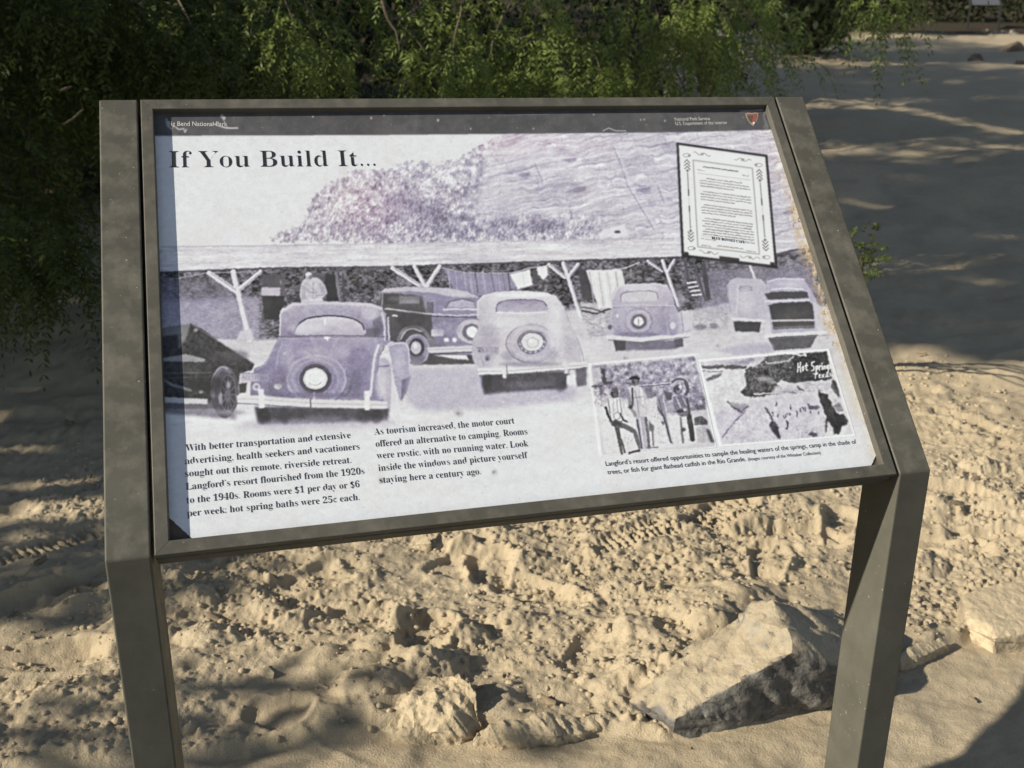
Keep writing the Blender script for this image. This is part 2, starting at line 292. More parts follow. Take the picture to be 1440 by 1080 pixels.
def car_coupe():
    poly([(358,572),(547,573),(546,592),(480,595),(363,598)], 86, 2.2, lv=.6); poly([(345,594),(548,590),(575,600),(420,614),(330,604)], 178, 7, .7, lv=1.2)
    grain([(358,572),(547,573),(546,594),(363,598)], 16, 6, 72)
    for q_, g_ in ((372,60),(400,74),(530,58),(512,70)): ell(q_, 585, 9, 11, g_, 3, .7)
    ell(455, 588, 26, 5, 128, 4, .5); ell(420, 592, 16, 3, 140, 2.5, .5)
    poly([(546,484),(556,481),(572,481),(576,490),(578,528),(570,550),(563,565),(556,540)], 172, .8, lv=1.2); line([(548,486),(556,482.5),(571,483),(575,492),(576.5,528)], 1.6, 212, .7); poly([(565,535),(578,528),(573,550),(564,565)], 90, 1, .6)
    poly([(527,508),(540,502),(552,515),(556,550),(556,575),(524,572)], 188, 1, sm=False, lv=1.); poly([(551,520),(560,560),(566,596),(556,596),(549,575)], 222, 1.2, .9)
    line([(534,516),(546,514)], 2.5, 140); line([(551,518),(554,560)], 2, 216); line([(536,520),(534,556)], 2, 168, 1, .7); poly([(522,555),(530,553),(528,562),(520,562)], 110, 1, .8)
    body = [(393,474),(386,486),(379,500),(372,512),(358,518),(353,532),(352,560),(541,566),(532,540),(530,508),(536,490),(549,482),(540,472)]
    poly(body, lambda x, y: 150-10*np.clip((y-500)/40, -1, 1)+10*np.sin((x-400)/60), 1., lv=1.25)
    cab = [(392.5,475),(393.5,442),(398,433),(411,426),(445,423.5),(488,424.5),(520,426.5),(536,431.5),(543,441),(548,462),(549,482),(540,476)]
    poly(cab, lambda x, y: np.clip(188-(y-424)*.9, 148, 200), .8, lv=1.1)
    line([(396,438),(412,428.5),(446,426),(488,427),(521,429),(536,434)], 4, 212, 2, .8)
    line([(393.5,475),(394,443),(398,434)], 2.2, 214, .9)
    poly([(524,450),(536,444),(540,470),(526,474)], 110, 2, .8); line([(537,440),(541,458),(541,478)], 2.5, 205, 1); line([(546,446),(547,478)], 1.6, 210, .8); line([(543,444),(544.5,478)], 1.8, 110, .8); poly([(513,462),(534,462),(534,472),(512,472)], 92, 1.6, .7)
    win = smooth([(414,470),(418,458),(430,449),(460,444),(492,447.5),(508,456),(512,471),(462,473)])
    poly(win, lambda x, y: np.clip(214-(y-446)*1.2, 178, 214), .8); strokes(win, 60, 8, -.4, .4, 165, 232, .5)
    line([(414,466),(419,457),(431,448.5),(460,444),(492,447),(508,455),(512,464)], 2, 74, .7, sm=True); poly([(406,463),(416,459),(414,472),(405,472)], 112, 1.5, .7); ell(457, 452, 2, 5, 235, 1.2, .8)
    line([(392,474),(440,472),(500,472),(540,474)], 1.8, 112, .7, .9); line([(392,476.5),(530,475.5)], 1.4, 190, .7, .6); ell(460,475,5,1.8,238,.6); line([(460,475),(461,479)],2,235)
    line([(532,486),(526,505),(523,535),(521,556)], 4, 222, 1.4, .9); line([(549,482),(537,494),(532,510)], 2.5, 214, 1.2, .8); line([(540,488),(533,500),(531,520)], 2.4, 120, 1, .7)
    line([(397,482),(391,500),(388,520)], 2.5, 190, 1.5, .6); line([(384,492),(374,512),(360,520)], 1.5, 185, 1, .6); ell(400,497,2,2,205,1,.8)
    poly([(484,520),(516,520),(516,556),(488,556)], 140, 2, .6, lv=1.3)
    ell(445.5, 533, 44, 36, 160, 1.2, lv=1.2); ring(445, 533, 41, 33, 2.6, 192, .8, soft=1.4); ring(445, 534, 43.5, 36, 1.6, 122, .7, -20, 120); ring(444, 533, 32, 27, 3, 176, .6, soft=2); ring(444,533,26.5,23.5,3,142,.7,soft=1.5)
    ell(443.7, 533, 23, 21.5, 92, 1); ell(443.7, 532.5, 19, 17.5, 74, .8); ell(443.5, 532.5, 17, 15, 232, .8, lv=.1); ring(443, 538, 8, 3.4, 1.2, 165, .8, 0, 180); ring(443.5,532.5,15,13,1.4,196,.6)
    line([(486,557),(492,548),(493,538)], 3, 108, 1.4, .7)
    poly(R(338,524.5,378,536), 192, .7, lv=1.); 
    for k in range(9): line([(342+k*4,527+RS.uniform(0,1)),(343+k*4+RS.normal(0,1.2),533.5)], 1.2, 140, .6, .8)
    line([(338,525),(378,525)], 1, 130); ell(389, 544, 8, 5, 150, 1); ell(391, 543.5, 5.5, 4, 238, .7, lv=0); poly([(376,536),(392,550),(396,560),(378,560)], 118, 2, .6); ell(360.5,544,5.5,5.5,206,.8); ell(360.5,544,2.4,2.4,130,.8)
    poly([(333,555.5),(370,556),(440,561.5),(520,563),(545,564.5),(545,575),(500,574.5),(440,573),(370,568.5),(333,566)], 218, .7, lv=.4)
    line([(333,561),(370,562),(440,567),(545,569.5)], 1.4, 186, .7, .7); line([(334,567),(370,569.5),(440,574),(545,576)], 1.4, 112, .7, .8)
    poly([(363,547),(371,547),(372,574),(364,574)], 226, .8); poly([(512,550),(520,549),(520,577),(513,577)], 230, .8, lv=.1); line([(437,560),(437,575)], 2, 110); line([(442,553),(442,561)], 2.4, 228)
def car_dark():
    poly([(575,500),(600,480),(668,480),(668,512),(600,513),(575,511)], 82, 1.2, lv=.4); poly([(609,499),(656,499),(659,506.5),(640,505)], 222, .8)
    body = [(534,412),(542,406),(575,403),(627,405),(658,410),(674,417),(676,500),(612,496),(600,474),(575,468),(548,478),(548,445),(533,428)]
    poly(body, lambda x, y: 150+0*x, .8, lv=1.1)
    poly([(533,428),(536,412),(562,413),(592,416),(604,432),(606,442),(612,490),(548,480),(548,446)], 88, 1., lv=.4)
    poly([(534,411),(542,405.5),(575,403),(627,405),(658,410),(674,418),(640,418),(610,412),(575,409.5),(545,411)], 196, 1.2, lv=.9)
    poly(R(562,416.5,590,427), 138, 1); poly(R(566,418.5,586,424.5), 160, 1); line([(538,413),(537,430)], 1.6, 160); poly(R(540,414,560,428), 72, .8)
    poly([(592,414),(612,418),(616,440),(600,442)], 160, 2, .8); poly([(600,425),(610,424),(610,442),(600,442)], 96, 1.2, .7); line([(542,434),(600,441),(640,444),(674,442)], 2.2, 200, .8); line([(540,438),(600,445),(674,446)], 1.4, 84, .8); line([(552,444),(558,444)],2.4,225)
    poly([(629,432),(634,424),(650,421),(666,424),(668,433)], 186, .7); line([(626,434),(632,424),(650,420.5),(667,423.5)], 1.6, 120); line([(624,435),(670,435)], 2.2, 214)
    poly([(609,448),(640,450),(640,480),(612,482)], 128, 2, .7); strokes([(609,448),(640,450),(640,480),(612,482)], 80, 5, .3, .7, 90, 190, .6)
    poly(R(606,463.5,624,473), 205, .7); poly([(600,474),(622,474),(628,490),(604,496)], 130, 1.4, .9); ell(628,478,3.5,3,232,.8); ell(639,478,3.5,3.5,228,.8)
    ell(663, 466, 22, 18.5, 198, .9, lv=.8); ring(663,466,21.5,18,1.2,120,.8); ell(663, 467, 13, 12, 116, 1); ell(664, 467, 8.5, 8, 236, .8, lv=.1)
    line([(561,478),(566,466),(578,460),(590,461),(600,470),(608,484)], 5, 130, 1, sm=True); line([(564,476),(570,466),(580,462.5),(592,466)], 1.8, 190, .8, sm=True)
    ell(586, 491, 18.5, 21.5, 146, 1, lv=.9); ring(586,491,17,20,2,176,.8); ell(586, 489, 11, 13.5, 72, 1); ell(585, 489, 7.5, 9, 196, 1.2); ell(584,487,3,4,222,1); poly([(574,500),(598,500),(594,514),(580,514)], 108, 2, .6)
    poly([(600,489),(640,486.5),(668,486),(668,494),(640,495),(604,497)], 210, .8, lv=.6); line([(604,497.5),(640,496),(668,495)], 1.3, 96); line([(602,492),(668,489.5)], 1, 180)
def car_light():
    poly([(575,520),(660,516),(812,545),(806,562),(690,576),(590,578),(570,560)], 186, 6, .8, lv=1.2); strokes([(575,540),(800,545),(800,565),(600,575)], 300, 7, -.05, .3, 150, 170, .4)
    poly([(675,524),(800,522),(797,546),(720,551),(681,555)], 88, 2.4, lv=.6); grain([(675,524),(800,522),(797,546),(720,551),(681,555)], 18, 6, 75)
    for q_, g_ in ((686,62),(700,76),(788,80)): ell(q_, 538, 8, 13, g_, 3, .7)
    ell(740, 541, 28, 5, 124, 4, .5)
    poly([(809,518),(825,517),(825,542),(811,544)], 112, 1.4, lv=.7); poly([(797,528),(808,526),(810,541),(797,541)], 226, 1)
    poly([(803,470),(815,472),(822,495),(825,514),(808,518)], 214, 1, lv=.7); line([(812,476),(820,500),(822,514)], 1.4, 170)
    body = [(673,447),(671.5,424),(680,415.5),(698,411),(731,409),(764,411),(782,416.7),(793,431),(801,453),(812,473),(817,496),(819,516),(673,520),(664,504),(664,480),(672,462)]
    poly(body, lambda x, y: 208-22*np.clip((690-x)/28, 0, 1)+4*np.sin(y/20)-10*np.clip((x-780)/40, 0, 1), .9, lv=.75)
    line([(672,447),(672,424),(680,416),(698,411.5),(731,409.5),(764,411.5),(782,417)], 2.5, 228, 1.2, .7); line([(783,418),(793,432),(801,454)], 1.5, 176, .8, .7)
    line([(676,446),(720,444),(760,446)], 1, 190, 1, .5); poly([(684,452),(696,450),(692,520),(676,520),(666,505),(668,480)], 186, 4, .6, lv=1.); line([(691,455),(693,470),(688,485)], 2, 172, 1.5, .5)
    win = smooth([(698,437),(701,428),(711,423.5),(735,422),(760,423.5),(769,430),(768,437),(735,438.5)])
    poly(win, lambda x, y: np.clip(160+(y-423)*1.6, 150, 186), .7, lv=1.1); line([(698,438),(700,428),(711,423),(735,421.5),(760,423),(769,430)], 1.6, 118, .7, sm=True); line([(698,439.5),(735,440.5),(768,439)], 1.8, 226, .8)
    strokes(win, 60, 6, .3, .5, 140, 205, .5)
    ell(747, 483, 35.5, 27.5, 190, 1.2, lv=.9); ring(747,483,35,27,1.8,128,.8,90,240); ring(747,483,34.5,27,1.4,166,.7,240,450); ring(748,482,28,22,2.5,208,.6,soft=2)
    ell(748, 481, 20, 16.5, 92, .9); ell(748.5, 480.8, 15.5, 13, 222, .9, lv=.3); ring(748.5,480.8,18,15,1.2,210,.6)
    for t in range(0, 180, 24): ell(748+17.6*math.cos(math.radians(t)), 481+14.6*math.sin(math.radians(t)), 1.4, 1.6, 212, .5)
    ring(749,482,8,7,1.4,180,.7); ell(747,479,4,3,236,1)
    poly(R(671,489,701,497), 176, .7); line([(671,489),(701,489)], 1, 110)
    for k, x in enumerate((673,678,684,690,695)): line([(x,491),(x+2.5,494.5)] if k % 2 else [(x+2,491),(x,494.5),(x+3,494)], 1.3, 104, .6)
    ell(685.5, 503, 4.5, 5, 150, 1); ell(685.5, 504, 2.2, 2.8, 70, .8); line([(676,500),(680,514)],2,160,1,.6)
    poly([(671,517.5),(720,516.5),(800,509.5),(825,508.5),(825,516),(800,519.5),(720,526),(673,527.5)], 222, .7, lv=.4); line([(672,522.5),(720,521.5),(824,513)], 1.2, 176, .7, .8); line([(674,528),(720,526.5),(800,520),(825,517)], 1.4, 104, .7, .8)
    poly([(705,511),(711,511),(712,532),(707,532)], 222, .8, lv=.4); line([(712.5,513),(713,530)],1.2,120,.6,.8); poly([(793,505),(798,505),(799,525),(794,525)], 216, .8)
def cars_right():
    # car on the right of the middle
    poly([(862,476),(880,476),(881,492),(866,494)], 84, 1, lv=.3); poly([(880,480),(955,478),(958,486),(950,491),(880,493)], 122, 1.6, lv=.8); poly([(947,472),(960,472),(961,487),(949,489)], 98, 1)
    poly([(860,478),(850,470),(856,452),(862,440),(950,430),(957,448),(966,446),(971,460),(971,472),(960,476)], 186, 1.2, lv=1.)
    poly([(861,450),(861,415),(866,404),(881,399.5),(921,398),(939,401),(946,415),(950,433),(955,463),(950,474),(864,474)], lambda x, y: np.clip(196-(y-400)*.45, 164, 200), .9, lv=1.1)
    line([(862,420),(867,405),(881,401),(921,399.5),(938,402.5)], 2.4, 214, 1, .8); win = smooth([(873,423),(874,414),(884,410.5),(905,409),(922,411),(926,421),(900,424)])
    poly(win, 204, .7, lv=.8); line([(873,423),(874,414),(884,410.5),(905,409),(922,411),(926,420)], 1.4, 138, .7, sm=True); line([(862,430),(900,428.5),(947,430)], 1.2, 214, .7, .8); line([(862,432),(947,432)], 1, 150, .6, .7)
    poly([(952,410),(958,408),(962,420),(955,436)], 150, 1.5, .7); poly([(956,438),(968,436),(971,462),(960,468)], 206, 1.2); line([(958,440),(961,466)], 1.6, 150, .8, .7)
    ell(898, 452, 19.5, 18.5, 178, .9, lv=1.1); ring(898,452,19,18,1.4,132,.8); ring(898,452,15,14,2,200,.6); ell(898,452,11.5,10.5,100,.9); ell(898,452,7,6.5,232,.8,lv=.2); line([(898,448),(898,459)],1.6,130,.6,.7)
    line([(866,440),(872,470)], 1.6, 160, 1, .6); line([(935,436),(940,470)], 2.2, 206, 1, .7); ell(858,460,3,4,110,1); ell(946,458,4,5,214,1); ell(868,444,2,3,220,.8)
    line([(855,474),(880,476),(900,478),(930,474),(945,475),(969,470)], 6, 218, .8, .95, lv=.4); line([(856,478),(900,481.5),(930,478),(968,474)], 1.4, 118, .7, .8)
    # two parked at the far right
    poly([(1031,452),(1070,452),(1068,467),(1034,466)], 76, 1, lv=.2)
    poly([(1022,402),(1026,394),(1036,390.5),(1070,392),(1078,400),(1080,450),(1032,448),(1026,430)], 192, 1.2, lv=1.); poly(R(1040,402,1058,410), 172, .8); ring(1049,406,9,4,1,140,.6); line([(1038,400),(1036,440)], 2.5, 214, 1.5, .7); line([(1030,448),(1075,451)], 4, 216, .8); line([(1023,404),(1027,440)], 2, 165, 1, .7)
    poly([(1080,474),(1150,470),(1140,489),(1088,493)], 96, 1.2, lv=.3); poly([(1003,492),(1060,482),(1086,484),(1090,496),(1040,500)], 180, 3, .8, lv=1.1)
    poly([(1077,412),(1078,395),(1095,390.5),(1130,391.5),(1139,405),(1148,421),(1152,464),(1086,472),(1080,440)], 184, 1.2, lv=1.1); line([(1079,396),(1095,392),(1130,393)], 2, 210, 1)
    poly([(1075,413),(1086,410.5),(1128,409.5),(1136,411),(1137,419),(1080,421.5)], 80, .8, lv=.2); line([(1086,407),(1110,405),(1130,407)], 2, 222, .8); line([(1076,424),(1138,422)], 2.2, 216, .8)
    poly([(1081,429),(1090,426),(1138,424),(1143,428),(1146,461),(1088,463)], 76, 1, lv=.2); line([(1084,451),(1145,450)], 2.6, 196, .8); line([(1088,461),(1145,459)], 3, 128, 1, .7); poly([(1144,424),(1154,430),(1160,468),(1148,468)], 206, 2, .9)
    line([(1076,473),(1100,470.5),(1168,467)], 5, 222, .8, lv=.4); line([(1080,476.5),(1166,471)], 1.2, 128, .7, .7); ell(1070,476,4,3,205,1)
    strokes([(1140,372),(1165,372),(1190,470),(1160,470)], 300, 6, 1.2, .5, 170, 232, .5)

def paint_bottom():
    poly([(240,700),(240,605),(500,600),(600,590),(830,575),(850,640),(1250,600),(1260,760),(230,790)], lambda x, y: 222+3*fbm(x/40, y/14, 9), 12, .9, lv=.32)
    for x, y, r in ((645,581,5),(695,664,3.5),(537,676,4),(1010,486,3),(880,504,3)): ell(x, y, r*1.3, r, 176, 2.5, .7); ell(x-1, y, r*.4, r*.4, 120, 1, .6)
def ragged(x0, y0, x1, y1, q, amp, sc):
    """break up the outlines inside a small picture"""
    b = box_of(x0, y0, x1, y1); bb, mk = mask_poly(q, .3); M = np.zeros_like(G); M[bb] = mk; m = M[b]
    x, y = GX[b], GY[b]; sub = G[b].copy(); sl_ = LV[b].copy(); H, W = sub.shape; yi, xi = np.mgrid[0:H, 0:W]
    xs = np.clip((xi+amp*CS*(fbm(x/sc, y/sc, 151, 3)-.5)).round().astype(int), 0, W-1); ys = np.clip((yi+amp*CS*(fbm(x/sc, y/sc, 152, 3)-.5)).round().astype(int), 0, H-1)
    ok = (m > .99) & (m[ys, xs] > .99); G[b] = np.where(ok, sub[ys, xs], sub); LV[b] = np.where(ok, sl_[ys, xs], sl_)
def inset_people():
    q = [(832,514),(977,501),(1005.5,628),(847,640)]
    poly([(827,511),(980,497),(1009,631),(842,643)], 234, .6, lv=.1)
    poly(q, 205, .5, lv=.55)
    o = lambda pts: [(830+x/6.75, 490+y/6.75) for x, y in pts]
    up = o([(20,170),(985,80),(1110,560),(900,640),(620,600),(560,420),(330,470),(40,440)])
    poly(up, 158, 3, .9, lv=.9); grain(up, 62, 5, 81, 4, 0, 1., 1.7); strokes(up, 2200, 3, .6, 1., 84, 130, .6); strokes(up, 1500, 3, .3, 1., 215, 238, .6)
    poly(o([(20,180),(110,170),(110,320),(20,350)]), 205, 2, .7); poly(o([(100,180),(135,200),(160,340),(120,340)]), 80, .8); poly(o([(120,310),(220,315),(210,345),(130,350)]), 80, .7); line(o([(20,360),(110,352)]), 2, 90)
    low = o([(40,470),(330,520),(560,620),(1000,640),(1130,880),(700,960),(140,1000)]); poly(low, 224, 3, .9, lv=.2); strokes(low, 260, 4, .2, .8, 165, 205, .5)
    strokes(o([(30,390),(160,390),(160,560),(40,560)]), 120, 4, .8, .8, 90, 160, .7)
    poly(o([(520,470),(640,460),(660,900),(600,930),(560,640)]), 220, 1.5, .9)
    ragged(828, 496, 1010, 645, q, 3.5, 4.)
    # standing figures and the hanging fish
    poly(o([(160,480),(280,470),(300,600),(300,700),(185,700)]), 226, .8, lv=.2); line(o([(165,480),(180,560),(200,690)]), 1.4, 130); line(o([(280,480),(300,620)]), 1.2, 140)
    ell(*o([(230,430)])[0], 5.4, 6.6, 62, .8, lv=.2); line(o([(190,405),(268,392)]), 3, 190); line(o([(145,560),(165,620),(200,700)]), 3.2, 66); line(o([(285,620),(310,680),(350,695)]), 2.6, 70); ring(*o([(255,640)])[0], 4, 5, 1.2, 150)
    line(o([(240,700),(265,800),(300,1000)]), 8, 84, .8, w2=3.5); line(o([(250,720),(330,740),(420,790),(470,940)]), 8, 104, .8, w2=5); line(o([(290,860),(330,990)]), 2, 70); line(o([(370,992),(465,968)]), 3, 66); poly(o([(185,690),(300,690),(300,740),(210,740)]), 80, .8)
    poly(o([(345,390),(400,350),(480,360),(525,440),(525,600),(540,650),(440,660),(395,540)]), 208, .8, lv=.5); strokes(o([(345,390),(480,360),(525,440),(525,600),(440,640),(395,540)]), 120, 4, 1.1, .6, 135, 190, .6)
    line(o([(352,400),(370,480),(385,560),(430,640)]), 4.5, 150, .8); line(o([(398,380),(402,540)]), 2.6, 84); ell(*o([(382,556)])[0], 3, 3, 70, .6)
    ell(*o([(425,312)])[0], 5, 6.4, 76, .7); line(o([(380,290),(420,272),(462,288)]), 3, 60); line(o([(345,330),(410,345)]), 2, 110)
    poly(o([(430,640),(530,650),(520,760),(545,950),(480,955)]), 182, .8, lv=.8); line(o([(445,680),(490,940)]), 2.4, 84); line(o([(525,660),(545,800),(560,940)]), 4, 108, .8); poly(o([(555,680),(605,740),(600,780),(560,790)]), 112, .8); line(o([(590,780),(600,920)]), 2, 110); line(o([(540,945),(640,938)]), 1.6, 120)
    line(o([(465,352),(600,345),(790,322)]), 1.8, 228, .5); line(o([(465,360),(600,352),(780,332)]), 1.2, 90, .5)
    poly(o([(515,370),(580,365),(600,470),(540,480)]), 118, 1, .8); poly(o([(630,450),(695,430),(725,560),(745,720),(785,915),(752,890),(690,660),(635,590)]), 150, .9, lv=.8); line(o([(640,560),(700,650),(765,890)]), 2, 80)
    poly(o([(700,400),(780,420),(770,490),(720,490)]), 96, 1); ell(*o([(760,570)])[0], 6, 5, 172, 1); poly(o([(670,690),(705,700),(690,735)]), 90, .8)
    ring(*o([(858,345)])[0], 11, 9, 4, 196, .9, 180, 320); line(o([(780,320),(830,290),(890,300),(925,350),(925,410)]), 3, 104, .8, sm=True); line(o([(900,320),(925,400),(905,440)]), 4, 92, .8, sm=True)
    ell(*o([(830,390)])[0], 6, 7, 84, .8); ell(*o([(850,375)])[0], 2.4, 4, 226, .7); poly(o([(785,460),(900,450),(940,500),(955,640),(850,650),(800,560)]), 122, 1); strokes(o([(785,460),(940,470),(955,640),(840,650)]), 160, 4, .8, .8, 70, 205, .6)
    line(o([(835,600),(905,590)]), 4, 70); line(o([(855,660),(880,890)]), 3, 128); line(o([(920,480),(945,650)]), 3, 86); line(o([(940,650),(970,860)]), 7.5, 72, .8); ell(*o([(885,770)])[0], 3, 2.6, 86, .7); poly(o([(790,620),(850,640),(850,880),(800,860)]), 222, 1.2, .8)
    poly(o([(985,540),(1080,530),(1095,580),(1010,585)]), 96, 1.2); poly(o([(985,660),(1060,640),(1115,690),(1110,730),(990,730)]), 84, 1.2); strokes(o([(985,540),(1080,530),(1110,730),(990,730)]), 120, 3, .5, .9, 180, 230, .6)
    poly(o([(1000,750),(1090,740),(1170,890),(1020,900)]), 196, 2, .9); strokes(o([(1000,750),(1090,740),(1170,890),(1020,900)]), 200, 4, .9, .7, 130, 180, .5); poly(o([(1090,760),(1135,780),(1180,895),(1140,890),(1110,800)]), 82, 1.4)
    fig = o([(150,400),(300,400),(345,300),(480,260),(600,460),(640,430),(780,330),(930,340),(980,870),(760,900),(470,960),(280,990),(180,720)])
    # faces, hats, folds and highlights
    ell(*o([(236,440)])[0], 3, 4, 120, .8, .8); poly(o([(192,408),(205,385),(255,380),(272,396),(262,404),(205,412)]), 96, .6); line(o([(215,480),(222,690)]), 1.2, 176, .6, .8); line(o([(250,490),(262,600)]), 1.4, 160, .6, .8)
    ell(*o([(430,318)])[0], 3, 4.2, 142, .8, .9); ell(*o([(418,326)])[0], 1.4, 2.2, 70, .6); poly(o([(372,292),(395,266),(440,262),(468,286),(440,282),(400,288)]), 52, .6)
    line(o([(420,400),(450,520),(460,640)]), 1.4, 150, .6, .8); line(o([(480,380),(500,520)]), 2.2, 238, .8, .8); line(o([(410,470),(500,455)]), 1.2, 140, .6, .7); line(o([(470,660),(505,940)]), 1.6, 226, .7, .8)
    ell(*o([(838,400)])[0], 3.2, 4.2, 150, .8, .9); ell(*o([(832,392)])[0], 1.6, 2, 60, .6); line(o([(820,470),(860,560)]), 2, 220, .8, .8); line(o([(880,470),(915,540)]), 1.6, 205, .7, .8); ell(*o([(900,585)])[0], 2.6, 2.2, 214, .7); line(o([(690,450),(740,700),(775,880)]), 1.6, 226, .7, .8); line(o([(650,480),(690,640)]), 1.4, 90, .6, .8)
    strokes(fig, 420, 3, 1.3, .6, 60, 110, .4); strokes(fig, 520, 3, 1.3, .6, 215, 240, .4); strokes(low, 240, 3, .4, .9, 120, 170, .4)
def inset_river():
    q = [(984,509),(1163,493.5),(1200,611),(1015,625.5)]
    o = lambda pts: [(980+x/6.26, 480+y/6.26) for x, y in pts]
    b, mk = mask_poly(q, .5); keep = G[b].copy(); b0, mk0 = mask_poly([(981,506),(1166,490),(1204,614),(1012,629)], .5); keep0 = G[b0].copy(); kl0 = LV[b0].copy()
    poly([(981,506),(1166,490),(1204,614),(1012,629)], 238, .6, lv=.1)
    poly(q, 216, .5, lv=.35)
    poly(o([(30,180),(280,165),(480,120),(640,110),(560,200),(430,215),(40,210)]), 196, 2, .9, lv=.8); poly(o([(270,195),(400,165),(480,140),(520,170),(440,205)]), 150, 2, .8)
    poly(o([(40,210),(200,215),(330,205),(440,222),(430,240),(50,240)]), 92, 1.2); poly(o([(75,340),(140,300),(225,285),(215,305),(100,355)]), 108, 1.2); line(o([(50,262),(160,268),(220,270)]), 1.4, 130)
    dk = o([(430,245),(560,200),(620,120),(760,110),(960,100),(1140,88),(1195,330),(1040,350),(860,372),(740,340),(690,380),(860,440),(740,468),(560,486),(410,482),(386,440),(440,380),(420,300)])
    poly(dk, 66, 1., lv=.15); grain(dk, 20, 6, 91, 4); 
    gl = o([(430,245),(560,200),(620,120),(830,130),(860,250),(820,350),(600,340),(700,430),(520,450),(420,420)])
    strokes(gl, 1100, 3, .4, .9, 130, 230, .6); strokes(o([(430,205),(560,170),(600,230),(470,250)]), 200, 3, .3, .7, 200, 235, .7)
    poly(o([(620,120),(760,110),(840,112),(780,190),(640,190)]), 140, 3, .55); line(o([(600,185),(700,196),(790,175),(850,135)]), 2, 190, 1); line(o([(850,112),(960,130)]), 3, 224, 1); line(o([(940,100),(965,130)]), 2.4, 224)
    poly(o([(520,330),(620,310),(700,350),(690,380),(560,350)]), 176, 1.5, .8); ell(*o([(410,335)])[0], 4, 5, 200, 1, .7); line(o([(505,465),(600,462),(700,455),(860,462)]), 2, 212, .8)
    be = o([(690,400),(860,370),(1040,352),(1170,345),(1200,410),(1060,440),(860,470),(640,480)]); poly(be, 206, 2, .9, lv=.6); strokes(be, 260, 5, .25, .5, 100, 165, .6); strokes(be, 160, 5, .25, .5, 226, 238, .6)
    poly(o([(880,390),(950,430),(900,435)]), 84, 1); poly(o([(770,430),(870,455),(860,465)]), 96, 1)
    poly(o([(150,620),(330,600),(480,510),(620,500),(700,490),(1060,470),(1100,560),(1130,680),(1130,850),(215,912)]), 204, 3, .9, lv=.9)
    grain(o([(215,900),(480,520),(620,500),(700,880)]), 22, 4, 92, 3); strokes(o([(215,900),(480,520),(600,510),(700,880)]), 500, 4, -.6, .5, 160, 228, .5)
    poly(o([(170,620),(330,610),(400,640),(300,740),(210,830)]), 204, 6, .7, lv=1.2)
    poly(o([(265,530),(330,540),(460,560),(440,600),(380,640),(310,590)]), 158, 1.5, .9); line(o([(270,530),(320,580),(390,620),(450,570)]), 1.6, 90, .8); line(o([(430,610),(350,690),(280,770),(225,850)]), 1.4, 120, .8); strokes(o([(320,700),(360,690),(340,750)]), 30, 4, 1, .6, 90, 120, .7)
    sp = o([(590,580),(620,590),(665,680),(700,720),(735,860),(710,862),(650,780),(640,740),(660,700),(610,620)])
    poly(sp, 66, .9, .95); strokes(sp, 50, 3, 1, .9, 150, 220, .6)
    for x, y, h in ((702,555,34),(822,585,40),(668,640,30),(715,650,26),(780,662,24),(760,668,20),(878,640,44),(905,600,34),(925,590,24),(950,600,30),(800,640,16),(818,645,14),(1000,620,14),(1068,632,18)):
        line(o([(x,y-h/2),(x+RS.normal(0,5),y+h/2)]), 1.5, RS.uniform(60, 110), .6)
    line(o([(785,705),(802,745),(792,772)]), 3, 76, .7); strokes(o([(870,740),(1040,740),(1090,840),(870,850)]), 160, 4, 1.2, .6, 80, 150, .6); strokes(o([(870,740),(1040,740),(1090,840),(870,850)]), 120, 4, 1.2, .6, 226, 238, .6); poly(o([(970,820),(1010,800),(1070,830),(1020,840)]), 76, 1)
    poly(o([(965,545),(1010,560),(1080,580),(1040,605),(985,595)]), 96, 1.2)
    tr = o([(1062,400),(1078,440),(1150,470),(1185,550),(1235,640),(1290,650),(1335,690),(1320,730),(1270,760),(1250,815),(1205,815),(1200,760),(1150,700),(1140,800),(1125,800),(1140,660),(1105,580),(1080,520)])
    poly(tr, 58, .9, lv=.15); poly(o([(1190,340),(1215,345),(1262,490),(1215,470),(1180,390)]), 72, 1.2); poly(o([(1200,570),(1260,540),(1300,610),(1240,620)]), 104, 2, .8); strokes(o([(1150,360),(1210,400),(1300,620),(1230,620),(1180,480)]), 240, 4, .9, .7, 90, 225, .6)
    strokes(o([(1110,660),(1160,690),(1190,800),(1120,810)]), 60, 3, .8, .8, 60, 110, .7)
    ragged(983, 492, 1204, 628, q, 4.2, 5.)
    strokes(dk, 500, 3, .3, 1., 96, 150, .5); strokes(dk, 200, 2.5, .3, 1., 200, 236, .6); strokes(tr, 130, 3, 1., .9, 90, 140, .5)
    grain(q, 9, 2.4, 93, 3, 0, 1., 1.5, 1); grain(q, 12, 7, 94, 3, 0, 1., 1.3, 1)
    # handwriting: Hot Springs / Texas
    S = [[(0,-8),(0,8)],[(7,-9),(8,8)],[(0,0),(8,-1)],[(13,1),(17,-2),(19,3),(15,6),(13,1)],[(26,-7),(26,5),(29,6)],[(22,-2),(30,-3)],
         [(50,-8),(43,-7),(42,-2),(49,1),(49,6),(42,8)],[(55,0),(56,14)],[(55,1),(60,-1),(61,4),(56,6)],[(65,0),(66,7)],[(65,2),(69,-1)],[(73,-1),(74,6)],[(73,-5),(73,-4)],[(78,0),(78,6)],[(78,1),(82,0),(83,6)],[(92,0),(87,1),(88,5),(92,4)],[(92,-1),(93,12),(88,13)],[(99,-1),(96,1),(99,4),(96,6)]]
    for s in S: line([(1122+x*.46, 517+y*.78-x*.03) for x, y in s], 1.7, 240, .5, lv=.1)
